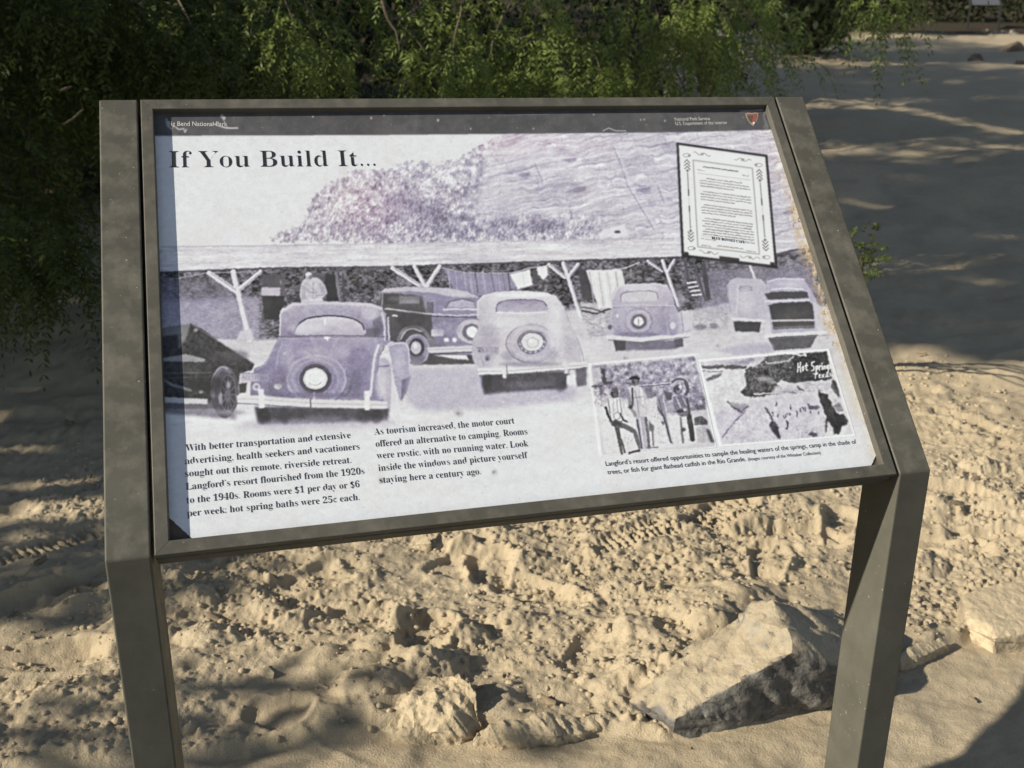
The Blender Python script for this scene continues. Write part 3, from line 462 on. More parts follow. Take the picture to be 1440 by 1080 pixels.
    T = [[(0,-5),(12,-6)],[(6,-6),(6,6)],[(14,1),(18,0),(17,-3),(14,0),(15,5),(19,4)],[(22,-2),(28,5)],[(28,-2),(22,5)],[(36,-2),(32,0),(32,4),(36,4)],[(36,-3),(37,5)],[(44,-3),(41,-1),(44,2),(41,5)]]
    for s in T: line([(1143+x*.58, 529+y*.62-x*.05) for x, y in s], 1.5, 232, .5, lv=.1)
    G[b] = G[b]*mk+238*(1-mk)
    sub = G[b0].copy(); G[b0] = keep0*(1-mk0)+sub*mk0; LV[b0] = kl0*(1-mk0)+LV[b0]*mk0
def menu_card():
    q = [(951,200.2),(1079,217.8),(1093,377.5),(958.5,361.2)]
    poly(q, 46, .5, lv=.3)
    poly([(954.5,204),(1076,220.8),(1089.5,373.2),(962,358)], 232, .5, lv=0)
    A, B, C_, D = [np.array(p, float) for p in ((954.5,204),(1076,220.8),(1089.5,373.2),(962,358))]
    m = lambda u, v: tuple((A*(1-u)+B*u)*(1-v)+(D*(1-u)+C_*u)*v)
    for x0, x1 in ((.0,.05),(.39,.61),(.95,1.)): poly([m(x0,.975),m(x1,.975),m(x1,1.01),m(x0,1.01)], 50, .5)
    fr = [m(.155,.12),m(.84,.12),m(.84,.915),m(.155,.915),m(.155,.12)]; line(fr, 1.1, 150, .6); fr = [m(.165,.13),m(.83,.13),m(.83,.905),m(.165,.905),m(.165,.13)]; line(fr, .6, 185, .6)
    for s, u in ((-1,.085),(1,.915)):
        for v in (.14,.17,.2,.8,.83,.86):
            up = -1 if v < .5 else 1
            line([m(u-.03,v+.012*up*-1),m(u,v+.015*up),m(u+.03,v-.012*up)], 1.3, 110, .6)
        ell(*m(u,.225), 1.8, 1.8, 96, .6); ell(*m(u,.775), 1.8, 1.8, 96, .6)
        line([m(u,.25),m(u,.4)], 1.8, 150, .6); line([m(u,.4),m(u,.45)], 2, 100, .6); line([m(u,.55),m(u,.6)], 2, 100, .6); line([m(u,.6),m(u,.75)], 1.8, 150, .6); line([m(u,.46),m(u,.54)], .8, 190)
        for v in (.085,.935): ring(*m(u,v), 5, 2.4, 1, 140, .8); ell(*m(u-.03*s,v), 2, 1.4, 130, .6)
    for a_, b_, v in ((.17,.36,.055),(.64,.83,.055),(.17,.38,.955),(.62,.84,.955)):
        t = np.linspace(a_, b_, 14); line([m(x, v+.012*math.sin(x*60)) for x in t], 1, 150, .6); ell(*m((a_+b_)/2, v), 2.4, 1.6, 140, .8)
    rows = [(.27,.68,.17,1.6,88),(.2,.28,.205,1.1,130),(.72,.79,.2,1.1,120),(.2,.8,.235,.6,165)]
    for v in np.linspace(.275, .79, 22):
        k = round((v-.275)/.0245)
        if k in (4, 9, 14): continue
        rows.append((.3 if k == 0 else .225+(.03 if k in (5, 10, 15, 17, 19) else 0), .7 if k == 0 else (.6 if k in (3, 8, 13) else .79), v, 1.25, 112))
    rows += [(.2,.36,.835,1.,120),(.68,.8,.82,1.,125),(.2,.3,.895,1.1,120),(.7,.8,.895,1.,130),(.38,.66,.883,1.2,105),(.2,.8,.81,.6,165)]
    for u0, u1, v, w, g in rows:
        if w < .8: line([m(u0, v), m(u1, v)], w, g, .6); continue
        u = u0
        while u < u1-.01:
            l = min(RS.uniform(.025, .085), u1-u); n = max(2, int(l/.008)); t = np.linspace(u, u+l, n)
            line([m(x, v+RS.uniform(-.003, .003)) for x in t], w*RS.uniform(.8, 1.1), g+RS.uniform(-12, 22), .55, .85); u += l+.014
def header_band():
    poly([(205,140),(1260,140),(1260,181),(1085,182.5),(960,186),(520,190),(205,191)], 86, .6, lv=.12)
    hb = [(215,150),(1082,148),(1086,181),(960,185),(520,189),(215,190)]
    grain(hb, 9, 9, 101, 4); strokes(hb, 260, 3, .3, 1., 105, 140, .4)
    for x, y, r in ((315,166,2.2),(440,164,1.2),(522,166,1.4),(540,162,1),(616,169,1.5),(662,181,1.2),(750,181,1),(835,161,.9),(901,168.5,1),(906,168,1),(935,170,1.2),(312,163,2)): ell(x, y, r, r*1.2, 205, .8, .85)
    line([(234,168),(236,177),(241,181)], 3, 175, 1.2, .8); line([(246,178),(252,182),(258,181),(260,186),(262,182)], 2, 205, .9, .8, sm=True); line([(300,174),(312,178),(320,180),(334,180)], 2.2, 214, .9, .85, sm=True); line([(313,166),(316,172),(320,179)], 1.2, 190, .8, .7)
    line([(848,184),(856,180),(866,184),(880,184)], 1.4, 200, .7, .8); line([(708,163),(740,161),(770,161)], 1, 130, .8, .6)
    line([(1042,156.5),(1072,155)], 2.2, 165, 1., .7); line([(1062,155),(1078,153),(1074,163),(1079,178)], 2.4, 140, 1.6, .7, sm=True); ell(1077,178,4,4,128,2,.6)

def finish_print():
    """densities to colours, then the weathering of the sheet"""
    tone = np.clip(1.15-np.abs(G-150)/95, .12, 1)
    g = blur(G, 1)*.7+G*.3
    g = g+20*(fbm(GX/1.3, GY/1.3, 111, 2)-.5)*tone+10*(fbm(GX/9, GY/7, 114, 3)-.5)*tone+10*(fbm(GX/60, GY/60, 112)-.5)*tone
    g = np.clip(g, 30, 242)
    mid = np.clip(1-np.abs(g-150)/92, 0, 1)*np.clip(LV, 0, 1.3)
    t = fbm(GX/70, GY/70, 113, 2)
    r = g-2*mid+9*PK*mid*1.2+4*(t-.5)*mid; gg = g-7*mid-3*PK*mid; bb = g+15*mid-4*PK*mid-6*(t-.5)*mid
    hi = np.clip((g-205)/25, 0, 1); r = r-3*hi; gg = gg+1*hi; bb = bb+1.5*hi
    C3 = np.stack([r, gg, bb], 2)
    # sand-coloured wear along the right edge, the clipped bottom corners
    ex = 1077+(GY-150)*(1238-1077)/(650-150); d = ex-GX
    wv = fbm(GX/5, GY/7, 121, 4); w2 = fbm(GX/22, GY/30, 122, 3)
    up = np.clip((GY-215)/90, 0, 1)*np.clip((560-GY)/110, .25, 1)
    wear = np.clip((21+16*(w2-.5)-d)/12, 0, 1)*np.clip(wv*3.2-1.05, 0, 1)*up
    C3 += (np.array([202., 178, 142])-C3)*(wear*.85)[..., None]
    chip = np.clip((11+14*(w2-.5)-d)/5, 0, 1)*np.clip(fbm(GX/3, GY/4, 123, 3)*5-2.3, 0, 1)*np.clip((GY-230)/60, 0, 1)
    C3 += (np.array([226., 214, 190])-C3)*(chip*.8)[..., None]
    dk = np.clip(fbm(GX/2.4, GY/3, 124, 2)*9-6.2, 0, 1)*np.clip((26-d)/20, 0, 1)*up
    C3 += (np.array([110., 84, 62])-C3)*(dk*.7)[..., None]
    lo = np.clip((d-2)/8, 0, 1)*np.clip((34-d)/24, 0, 1)*np.clip((GY-480)/50, 0, 1); C3 += (np.array([206., 202, 192])-C3)*(lo*.55*np.clip(w2*2.4-.6, 0, 1))[..., None]
    # scuffs and specks of dust all over
    sp = np.clip(fbm(GX/1.4, GY/1.4, 131, 1)*16-15.1, 0, 1)*.5; C3 += (235-C3)*sp[..., None]
    sp = np.clip(fbm(GX/1.8, GY/1.8, 132, 1)*18-17.2, 0, 1)*.6; C3 += (np.array([90., 82, 74])-C3)*sp[..., None]
    sm = np.clip(fbm(GX/46, GY/30, 133, 4)*2.4-1.25, 0, .5)*.16; C3 += (np.array([205., 198, 186])-C3)*sm[..., None]
    c = ((GX-222)/15-(GY-742)/14*-1 < 0)
    return np.clip(C3, 4, 245)
def soft_shapes():
    """broad highlights and shades over the cars, as on curved dusty metal"""
    for cx, cy, rx, ry, g, al, sf in ((470,497,52,9,186,.35,6),(404,505,9,24,178,.4,5),(505,508,16,22,132,.4,6),(430,462,26,7,222,.35,4),(520,440,12,10,206,.45,4),(445,556,70,4,120,.45,2.5),(500,540,9,18,118,.45,4),(395,530,10,18,128,.4,5),(372,528,12,10,140,.5,4),(536,540,8,22,212,.45,4),(562,510,8,20,192,.5,4),
                                      (712,455,30,9,224,.4,6),(780,460,10,30,222,.5,5),(690,480,12,26,176,.45,5),(747,512,45,3.5,150,.5,2.5),(775,500,10,10,176,.5,4),(715,500,10,8,160,.5,4),(735,415,40,3,236,.5,2),(800,490,6,20,190,.5,4),
                                      (900,405,26,4,216,.5,2.5),(880,445,9,18,186,.4,4),(932,450,9,20,150,.45,4),(898,470,30,3,128,.5,2),(1050,425,12,18,208,.4,5),(1110,400,18,4,206,.5,3),(630,462,20,10,168,.4,5),(580,450,20,12,70,.4,5),(570,420,26,4,120,.4,3),(316,580,30,4,150,.5,3),(290,540,26,12,62,.5,6),(330,500,20,8,96,.4,4)):
        ell(cx, cy, rx, ry, g, sf, min(.75, al*1.5))
    for pts, n in (([(372,512),(393,475),(540,475),(530,560),(355,556)], 260), ([(668,500),(676,420),(780,418),(815,510)], 240), ([(864,470),(866,405),(945,405),(954,470)], 140), ([(602,445),(668,430),(670,480),(606,484)], 120), ([(1030,445),(1026,400),(1070,394),(1076,446)], 90)):
        strokes(pts, n, 6, .1, .8, 110, 150, .22); strokes(pts, n, 6, .1, .8, 205, 230, .25)
def unsteady():
    """old lens and coarse copy: outlines waver a little, tones are mottled"""
    global G, LV
    dx = 1.3*(fbm(GX/6, GY/6, 141, 2)-.5)+.8*(fbm(GX/1.9, GY/1.9, 142, 2)-.5); dy = 1.3*(fbm(GX/6, GY/6, 143, 2)-.5)+.8*(fbm(GX/1.9, GY/1.9, 144, 2)-.5)
    yi, xi = np.mgrid[0:CHT, 0:CWD]; xs = np.clip((xi+dx*CS).round().astype(int), 0, CWD-1); ys = np.clip((yi+dy*CS).round().astype(int), 0, CHT-1)
    G[:] = G[ys, xs]; LV[:] = LV[ys, xs]
    G[:] = blur(G, 1)*.6+G*.4; sh = G-blur(G, 6); G[:] = G+.28*sh
    m = np.clip(1.2-np.abs(G-150)/100, .1, 1); G[:] = G+m*(26*(fbm(GX/1.3, GY/1.3, 145, 2)-.5)+26*(fbm(GX/8, GY/6, 146, 3)-.5)+16*(fbm(GX/3, GY/3, 147, 2)-.5))
def paint_print():
    paint_main(); car_far_left(); car_dark(); car_coupe(); car_light(); cars_right(); soft_shapes(); paint_bottom()
    inset_people(); inset_river(); unsteady(); menu_card(); header_band()
    return finish_print()
# ---------------------------------------------------------------- the wayside sign
TILT = .832655; PW, PH_ = .97, .6467; RW, FW, DP, GAP, REC = .0494, .0166, .0811, .004, .0103
CT, ST = math.cos(TILT), math.sin(TILT)
def pl(x, v, h=0): return (x, v*CT-h*ST, KNEE+v*ST+h*CT)        # panel coordinates (across, up the slope, proud) -> metres
def bronze(name, base, dusty):
    N = Nodes(name); n1 = N.noise(7, 6, .66); n2 = N.noise(120, 3, .6); n3 = N.noise(34, 4, .62)
    c = N.ramp(n1.outputs[0], [(.3, tuple(x*.72 for x in base)), (.7, tuple(x*1.2 for x in base))]).outputs[0]
    dst = N.ramp(n3.outputs[0], [(.45, (0, 0, 0)), (.78, (dusty,)*3)]).outputs[0]
    ge = N.n('ShaderNodeNewGeometry'); se = N.n('ShaderNodeSeparateXYZ'); N.l(ge.outputs['True Normal'], se.inputs[0]); upw = N.ramp(se.outputs[2], [(.05, (.1,)*3), (.6, (1, 1, 1))]).outputs[0]
    mu = N.n('ShaderNodeMath', operation='MULTIPLY'); N.l(dst, mu.inputs[0]); N.l(upw, mu.inputs[1]); dst = mu.outputs[0]
    c = N.mix(dst, c, (.30, .27, .22))
    sp = N.noise(260, 1, .4); spk = N.ramp(sp.outputs[0], [(.775, (0, 0, 0)), (.795, (.75,)*3)]).outputs[0]
    c = N.mix(spk, c, (.5, .47, .42)); N.l(c, N.p.inputs['Base Color'])
    r = N.ramp(n3.outputs[0], [(.3, (.5,)*3), (.75, (.72,)*3)]).outputs[0]; N.l(r, N.p.inputs['Roughness']); N.p.inputs['Specular IOR Level'].default_value = .22
    N.l(N.bump(n2.outputs[0], .12, .0012), N.p.inputs['Normal'])
    return N.m
M_POST = bronze('bronze_paint', (.100, .097, .079), .42)
M_FRAME = bronze('frame_paint', (.104, .099, .083), .34)
def make_post():
    bm = bmesh.new(); H = PH_
    zk = (DP-DP*ST)/CT                                     # where the back of the rail meets the back of the leg
    prof = [(0, -.12), (0, KNEE), (H*CT, KNEE+H*ST), (H*CT+DP*ST, KNEE+H*ST-DP*CT), (DP, KNEE+zk*ST-DP*CT), (DP, -.12)]
    a = [bm.verts.new((-RW/2, y, z)) for y, z in prof]; b = [bm.verts.new((RW/2, y, z)) for y, z in prof]
    bm.faces.new(a); bm.faces.new(b[::-1])
    for i in range(len(prof)): j = (i+1) % len(prof); bm.faces.new((a[i], b[i], b[j], a[j]))
    bmesh.ops.recalc_face_normals(bm, faces=bm.faces)
    bmesh.ops.bevel(bm, geom=list(bm.edges), offset=.0022, segments=3, affect='EDGES', profile=.5)
    return bm
def make_rail(length, miter=True):
    """one side of the frame: runs along +x from 0, its outer edge on y = 0, mitred at both ends"""
    sec = [(.0, -.0385), (0, -.0185), (.0035, -.0175), (.0035, -.0125), (0, -.0115), (0, -.0012), (.0004, -.0004), (.0012, 0), (FW-.0014, 0), (FW-.0004, -.0004), (FW, -.0014), (FW, -.03), (FW-.004, -.0385)]
    bm = bmesh.new(); g = .00025
    A = [bm.verts.new((i+g, i, h)) for i, h in sec]; B = [bm.verts.new((length-i-g, i, h)) for i, h in sec]
    for k in range(len(sec)): j = (k+1) % len(sec); bm.faces.new((A[k], A[j], B[j], B[k]))
    bm.faces.new(A[::-1]); bm.faces.new(B)
    return bm
PANEL_M = Matrix(((1, 0, 0, 0), (0, CT, -ST, 0), (0, ST, CT, KNEE), (0, 0, 0, 1)))
def hom(X):                                                # where a point of the sign sits in the survey photo
    d = np.asarray(X)-CAM; z = d@FWD; return 720+FPX*(d@RGT)/z, 540-FPX*(d@UPV)/z
# the survey grid <-> panel metres (a plain homography of the printed sheet)
_src = [(-.47, .0), (.47, .0), (.47, .63), (-.47, .63)]; _A = []
for u_, v_ in _src:
    x_, y_ = hom(pl(u_, v_, -REC)); _A += [[u_, v_, 1, 0, 0, 0, -x_*u_, -x_*v_, -x_], [0, 0, 0, u_, v_, 1, -y_*u_, -y_*v_, -y_]]
HM = np.linalg.svd(np.array(_A))[2][-1].reshape(3, 3); HI = np.linalg.inv(HM)
def to_grid(u, v): w = HM[2, 0]*u+HM[2, 1]*v+HM[2, 2]; return (HM[0, 0]*u+HM[0, 1]*v+HM[0, 2])/w, (HM[1, 0]*u+HM[1, 1]*v+HM[1, 2])/w
def to_panel(x, y): w = HI[2, 0]*x+HI[2, 1]*y+HI[2, 2]; return (HI[0, 0]*x+HI[0, 1]*y+HI[0, 2])/w, (HI[1, 0]*x+HI[1, 1]*y+HI[1, 2])/w
C3 = paint_print()
C3L = np.where(C3/255 <= .04045, C3/255/12.92, ((C3/255+.055)/1.055)**2.4).astype(np.float32)
def sample(px, py):
    x = np.clip((px-CX)*CS-.5, 0, CWD-1.001); y = np.clip((py-CY)*CS-.5, 0, CHT-1.001)
    xi = x.astype(int); yi = y.astype(int); fx = (x-xi)[:, None]; fy = (y-yi)[:, None]
    return (C3L[yi, xi]*(1-fx)+C3L[yi, xi+1]*fx)*(1-fy)+(C3L[yi+1, xi]*(1-fx)+C3L[yi+1, xi+1]*fx)*fy
def print_material(name):
    N = Nodes(name); a = N.n('ShaderNodeVertexColor', layer_name='print'); n1 = N.noise(22, 5, .6); n2 = N.noise(420, 2, .5)
    d = N.ramp(n1.outputs[0], [(.55, (0, 0, 0)), (.85, (.06,)*3)]).outputs[0]
    c = N.mix(d, a.outputs[0], (.55, .48, .38)); c = N.mix(1., c, (.985, 1., 1.05), 'MULTIPLY'); N.l(c, N.p.inputs['Base Color'])
    N.l(N.ramp(n1.outputs[0], [(.3, (.38,)*3), (.75, (.58,)*3)]).outputs[0], N.p.inputs['Roughness'])
    N.p.inputs['Specular IOR Level'].default_value = .16
    N.l(N.bump(n2.outputs[0], .05, .0004), N.p.inputs['Normal'])
    return N.m
M_PRINT = print_material('weathered_print')
def plain(name, col, rough=.6):
    N = Nodes(name); n = N.noise(60, 3); N.l(N.ramp(n.outputs[0], [(.3, tuple(x*.85 for x in col)), (.7, tuple(x*1.15 for x in col))]).outputs[0], N.p.inputs['Base Color']); N.p.inputs['Roughness'].default_value = rough
    return N.m
M_INK = plain('black_ink', (.022, .024, .028), .5); M_WINK = plain('white_ink', (.62, .62, .6), .5); M_BOARD = plain('backing_board', (.13, .095, .07), .8)
def coloured(o):
    me = o.data; n = len(me.vertices); co = np.empty(n*3, np.float32); me.vertices.foreach_get('co', co); co = co.reshape(-1, 3)
    c = sample(*to_grid(co[:, 0], co[:, 1])); a = me.color_attributes.new('print', 'FLOAT_COLOR', 'POINT')
    a.data.foreach_set('color', np.concatenate([c, np.ones((n, 1), np.float32)], 1).astype(np.float32).ravel())
def quad_grid(corners, nx, ny, z):
    """a printed sheet laid on the panel: corners TL, TR, BR, BL in panel metres"""
    a, b, c, d = [np.array(q) for q in corners]; u, v = np.meshgrid(np.linspace(0, 1, nx), np.linspace(0, 1, ny)); u = u.ravel()[:, None]; v = v.ravel()[:, None]
    P = (a*(1-u)+b*u)*(1-v)+(d*(1-u)+c*u)*v; V = np.concatenate([P, np.full((len(P), 1), z)], 1)
    i = np.arange(nx*ny).reshape(ny, nx); F = np.stack([i[1:, :-1].ravel(), i[1:, 1:].ravel(), i[:-1, 1:].ravel(), i[:-1, :-1].ravel()], 1)
    return V, F
def serif(s):
    """the upright serif alphabet of the built-in font's mathematical block"""
    o = ''
    for c in s:
        if 'A' <= c <= 'Z': o += chr(0x1D400+ord(c)-65)
        elif 'a' <= c <= 'z': o += chr(0x1D41A+ord(c)-97)
        elif '0' <= c <= '9': o += chr(0x1D7CE+ord(c)-48)
        else: o += c
    return o
def text_mesh(name, lines, mat, parent, ser=True, thin=-.006, lift=.0004):
    """lines: (text, left x, left y, right x, right y, capital height) in survey units; one mesh for the block"""
    V = []; F3 = []; base = 0
    for s, xa, ya, xb, yb, cap in lines:
        cu = bpy.data.curves.new('tmp', 'FONT'); cu.body = serif(s) if ser else s; cu.size = 1; cu.resolution_u = 3
        ob = bpy.data.objects.new('tmp', cu); COL.objects.link(ob); bpy.context.view_layer.update()
        KY = 1.
        if ser and thin:                                   # lighten the stems only: stretch upwards, shave, squeeze back
            cv = ob.evaluated_get(bpy.context.evaluated_depsgraph_get()).to_curve(bpy.context.evaluated_depsgraph_get()).copy(); KY = 6.
            for sp_ in cv.splines:
                for b_ in sp_.bezier_points: b_.handle_left_type = b_.handle_right_type = 'FREE'
                for b_ in sp_.bezier_points:
                    for at_ in ('co', 'handle_left', 'handle_right'): q = getattr(b_, at_).copy(); q.y *= KY; setattr(b_, at_, q)
            cv.offset = thin; cv.resolution_u = 4; cv.dimensions = '2D'; cv.fill_mode = 'BOTH'
            o2 = bpy.data.objects.new('tmp', cv); COL.objects.link(o2); bpy.data.objects.remove(ob); bpy.data.curves.remove(cu); ob, cu = o2, cv
            bpy.context.view_layer.update()
        elif thin: cu.offset = thin; bpy.context.view_layer.update()
        me = ob.evaluated_get(bpy.context.evaluated_depsgraph_get()).to_mesh(); me.calc_loop_triangles()
        co = np.empty(len(me.vertices)*3, np.float32); me.vertices.foreach_get('co', co); co = co.reshape(-1, 3)[:, :2].astype(float); co[:, 1] /= KY
        tr = np.empty(len(me.loop_triangles)*3, np.int32); me.loop_triangles.foreach_get('vertices', tr)
        bpy.data.objects.remove(ob); bpy.data.curves.remove(cu)
        A = np.array(to_panel(xa, ya)); B = np.array(to_panel(xb, yb)); ex = (B-A)/np.linalg.norm(B-A); ey = np.array([-ex[1], ex[0]])
        T = np.array(to_panel(xa, ya-cap)); hcap = abs((T-A)@ey); x0, x1 = co[:, 0].min(), co[:, 0].max()
        sx = np.linalg.norm(B-A)/(x1-x0); sy = hcap/.69
        P = A+(co[:, :1]-x0)*sx*ex+co[:, 1:]*sy*ey
        V.append(np.concatenate([P, np.full((len(P), 1), -REC+lift)], 1)); F3.append(tr.reshape(-1, 3)+base); base += len(P)
    return mesh_np(name, np.concatenate(V), np.concatenate(F3), mat, parent)
def box(name, x0, x1, y0, y1, z0, z1, mat, parent, bev=.001):
    bm = bmesh.new(); bmesh.ops.create_cube(bm, size=1)
    for v in bm.verts: v.co = ((x0+x1)/2+v.co.x*(x1-x0), (y0+y1)/2+v.co.y*(y1-y0), (z0+z1)/2+v.co.z*(z1-z0))
    if bev: bmesh.ops.bevel(bm, geom=list(bm.edges), offset=bev, segments=1, affect='EDGES')
    return bm_obj(name, bm, mat, parent)
def sign_hardware(root):
    """two bent posts, the four mitred sides of the frame and the board behind the print"""
    for s in (-1, 1):
        p = bm_obj('post', make_post(), M_POST, root); p.location = (s*(PW/2+GAP+RW/2), 0, 0)
        br = box('bracket', -GAP-.003, 0, .18, .5, -.034, -.02, M_FRAME, p, .0005)      # holds the frame to the post
        br.matrix_parent_inverse = Matrix(); br.matrix_local = PANEL_M if s > 0 else PANEL_M; br.location.x = -RW/2+.0015 if s > 0 else RW/2+GAP+.0015
    for L, loc, rz in ((PW, (-PW/2, 0), 0), (PH_, (PW/2, 0), 90), (PW, (PW/2, PH_), 180), (PH_, (-PW/2, PH_), 270)):
        f = bm_obj('frame_rail', make_rail(L), M_FRAME, root); f.matrix_local = PANEL_M @ Matrix.Translation((loc[0], loc[1], 0)) @ Matrix.Rotation(math.radians(rz), 4, 'Z')
    b = box('backing_board', -PW/2+.008, PW/2-.008, .008, PH_-.008, -.026, -REC-.0016, M_BOARD, root, 0); b.matrix_local = PANEL_M
def build_sign():
    root = empty('wayside_sign'); tag(root, 'large bronze framed exhibit panel titled If You Build It, nearest the camera', 'sign')
    sign_hardware(root)
    e = .004; q = [(-PW/2+FW-e, PH_-FW+e), (PW/2-FW+e, PH_-FW+e), (PW/2-FW+e, FW-e), (-PW/2+FW-e, FW-e)]
    V, F = quad_grid(q, 1250, 800, -REC)
    # clipped lower corners
    ctr = V[F].mean(1); bl = (ctr[:, 0]+PW/2-FW)/.026+(ctr[:, 1]-FW)/.03 < 1; br = (PW/2-FW-ctr[:, 0])/.014+(ctr[:, 1]-FW)/.016 < 1
    F = F[~(bl | br)]
    pn = mesh_np('print_panel', V, F, M_PRINT, root); pn.matrix_local = PANEL_M; coloured(pn)
    for nm, cs, nx, ny, lb in (('inset_photo', [(828.5,512),(979,498.3),(1008,629.7),(844,642)], 330, 300, 'small black and white print of people standing with a catfish'), ('inset_photo', [(981.5,506.5),(1165.5,490.5),(1203.5,613.5),(1012.5,628.5)], 400, 300, 'small black and white print of a river bank'), ('menu_card', [(951,200.2),(1079,217.8),(1093,377.5),(958.5,361.2)], 300, 380, 'tilted white card with a black edge and ornamental border')):
        V, F = quad_grid([to_panel(*c) for c in cs], nx, ny, -REC+.0003); o = mesh_np(nm, V, F, M_PRINT, pn); coloured(o); o['label'] = lb
    text_mesh('title_text', [('If You Build It...', 238, 235.6, 528, 233.4, 23.4)], M_INK, pn, True, -.023)
    text_mesh('body_text', [("With better transportation and extensive", 261, 634.6, 492.8, 616, 9.6), ("advertising, health seekers and vacationers", 260.4, 652.9, 505.4, 632, 9.6), ("sought out this remote, riverside retreat.", 260.4, 670.6, 493.7, 651, 9.6), ("Langford\u2019s resort flourished from the 1920s", 261.4, 688.9, 512.2, 666.5, 9.6), ("to the 1940s. Rooms were $1 per day or $6", 262.4, 708, 505.4, 685, 9.6), ("per week; hot spring baths were 25\u00a2 each.", 263.3, 726.4, 505.4, 703, 9.6)], M_INK, pn, True, -.018)
    text_mesh('body_text', [("As tourism increased, the motor court", 526.5, 611.5, 723.3, 595.6, 9.4), ("offered an alternative to camping. Rooms", 528.5, 628.6, 741.4, 610.7, 9.4), ("were rustic, with no running water. Look", 530, 645.2, 742.7, 627.6, 9.4), ("inside the windows and picture yourself", 532.4, 662.6, 742, 644, 9.4), ("staying here a century ago.", 533.7, 679.6, 676.2, 667, 9.4)], M_INK, pn, True, -.018)
    text_mesh('caption_text', [("Langford\u2019s resort offered opportunities to sample the healing waters of the springs, camp in the shade of", 852, 655.3, 1204.4, 623.9, 6.6), ("trees, or fish for giant flathead catfish in the Rio Grande.", 854.4, 667.2, 1048.9, 648.4, 6.6), ("(Images courtesy of the Whitaker Collection)", 1052, 648, 1154, 638.6, 4.6)], M_INK, pn, False, 0)
    text_mesh('header_text', [("Big Bend National Park", 236, 177, 320, 177.6, 6.2)], M_WINK, pn, False, .006)
    text_mesh('header_text', [("National Park Service", 949.4, 170, 998.8, 169, 4.6), ("U.S. Department of the Interior", 950.4, 176.2, 1023, 174.6, 4.6)], M_WINK, pn, False, .004)
    text_mesh('menu_text', [("BLUE BONNET CAFE", 1000.5, 336.4, 1047, 342.6, 3.6)], M_INK, pn, True, 0, .0007)
    # arrowhead emblem: pale rim and red-brown field
    arrow = [(1047.6,160.2),(1052,158.6),(1057,159.6),(1062,158.4),(1066.6,159.4),(1066.2,164),(1064.6,169),(1062.4,173.4),(1059.6,177.6),(1056,175),(1052.4,171),(1049.6,166)]
    def flat(name, pts, mat, parent, lift):
        bm = bmesh.new(); f = bm.faces.new([bm.verts.new((*to_panel(*p), -REC+lift)) for p in pts]); bmesh.ops.triangulate(bm, faces=[f])
        me = bpy.data.meshes.new(name); bm.to_mesh(me); bm.free(); me.materials.append(mat); o = bpy.data.objects.new(name, me); COL.objects.link(o); o.parent = parent; return o
    ce = np.mean(arrow, 0); em = flat('arrowhead_emblem', arrow, plain('emblem_rim', (.38, .31, .24)), pn, .0004)
    ins = [tuple(ce+(np.array(p)-ce)*.8) for p in arrow]; grn = [tuple(ce+(np.array(p)-ce)*np.array([.42, .55])+np.array([-3.2, .6])) for p in arrow]
    for nm, pts, col, lf in (('emblem_field', ins, (.30, .105, .075), .0006), ('emblem_field', grn, (.10, .09, .06), .0008), ('emblem_field', [(1058.2,172.4),(1060.4,171.8),(1061.4,173.6),(1059.6,175.6),(1058.2,174.6)], (.75, .75, .72), .001)):
        o = flat('tmp', pts, plain('emblem_paint', col), pn, lf); me = em.data
        bm = bmesh.new(); bm.from_mesh(me); k = len(me.materials); n0 = len(bm.faces); bm.from_mesh(o.data); bm.faces.ensure_lookup_table()
        for f in bm.faces[n0:]: f.material_index = k
        bm.to_mesh(me); bm.free(); me.materials.append(o.data.materials[0]); bpy.data.objects.remove(o)
    return root
SIGN = build_sign()
# ---------------------------------------------------------------- the sandy ground
SLOPE = .055
def base_h(x, y):                                          # the wash rises gently away from the camera
    s = x*.258+y*.966; t = np.maximum(s-.9, 0); return 7*np.clip((s-47)/22, 0, 1)**1.5+SLOPE*(np.sqrt(t*t+.16)-.4)*(1/(1+np.maximum(t-45, 0)/40))
def gp(px, py):                                            # the spot of ground seen at a place in the survey photo
    d = ray(px, py); t = 1.
    lo, hi = .5, 90.
    for _ in range(60):
        t = (lo+hi)/2; P = CAM+d*t
        if P[2] > base_h(P[0], P[1]): lo = t
        else: hi = t
    return P[:2]
def gpl(pts): return np.array([gp(*p) for p in pts])
def bil(x, y, s): return 1-np.abs(2*fbm(x, y, s, 3)-1)     # billowy noise
EDGE = gpl([(150,1075),(300,1064),(450,1052),(560,1040),(640,1028),(740,1036),(850,1036),(940,1044),(1060,1022),(1165,990),(1260,942),(1325,915),(1380,896),(1440,885)])
EDGE = np.concatenate([[[-3, EDGE[0, 1]+.05]], EDGE, [[5, EDGE[-1, 1]+.5]]])
def edge_y(x): return np.interp(x, EDGE[:, 0], EDGE[:, 1])
FOOT = []                                                  # x, y, heading, length, width, depth, tread
def foot_px(px, py, ang, L=.27, Wd=.1, dep=.022, tr=1): p = gp(px, py); FOOT.append((p[0], p[1], ang, L, Wd, dep, tr))
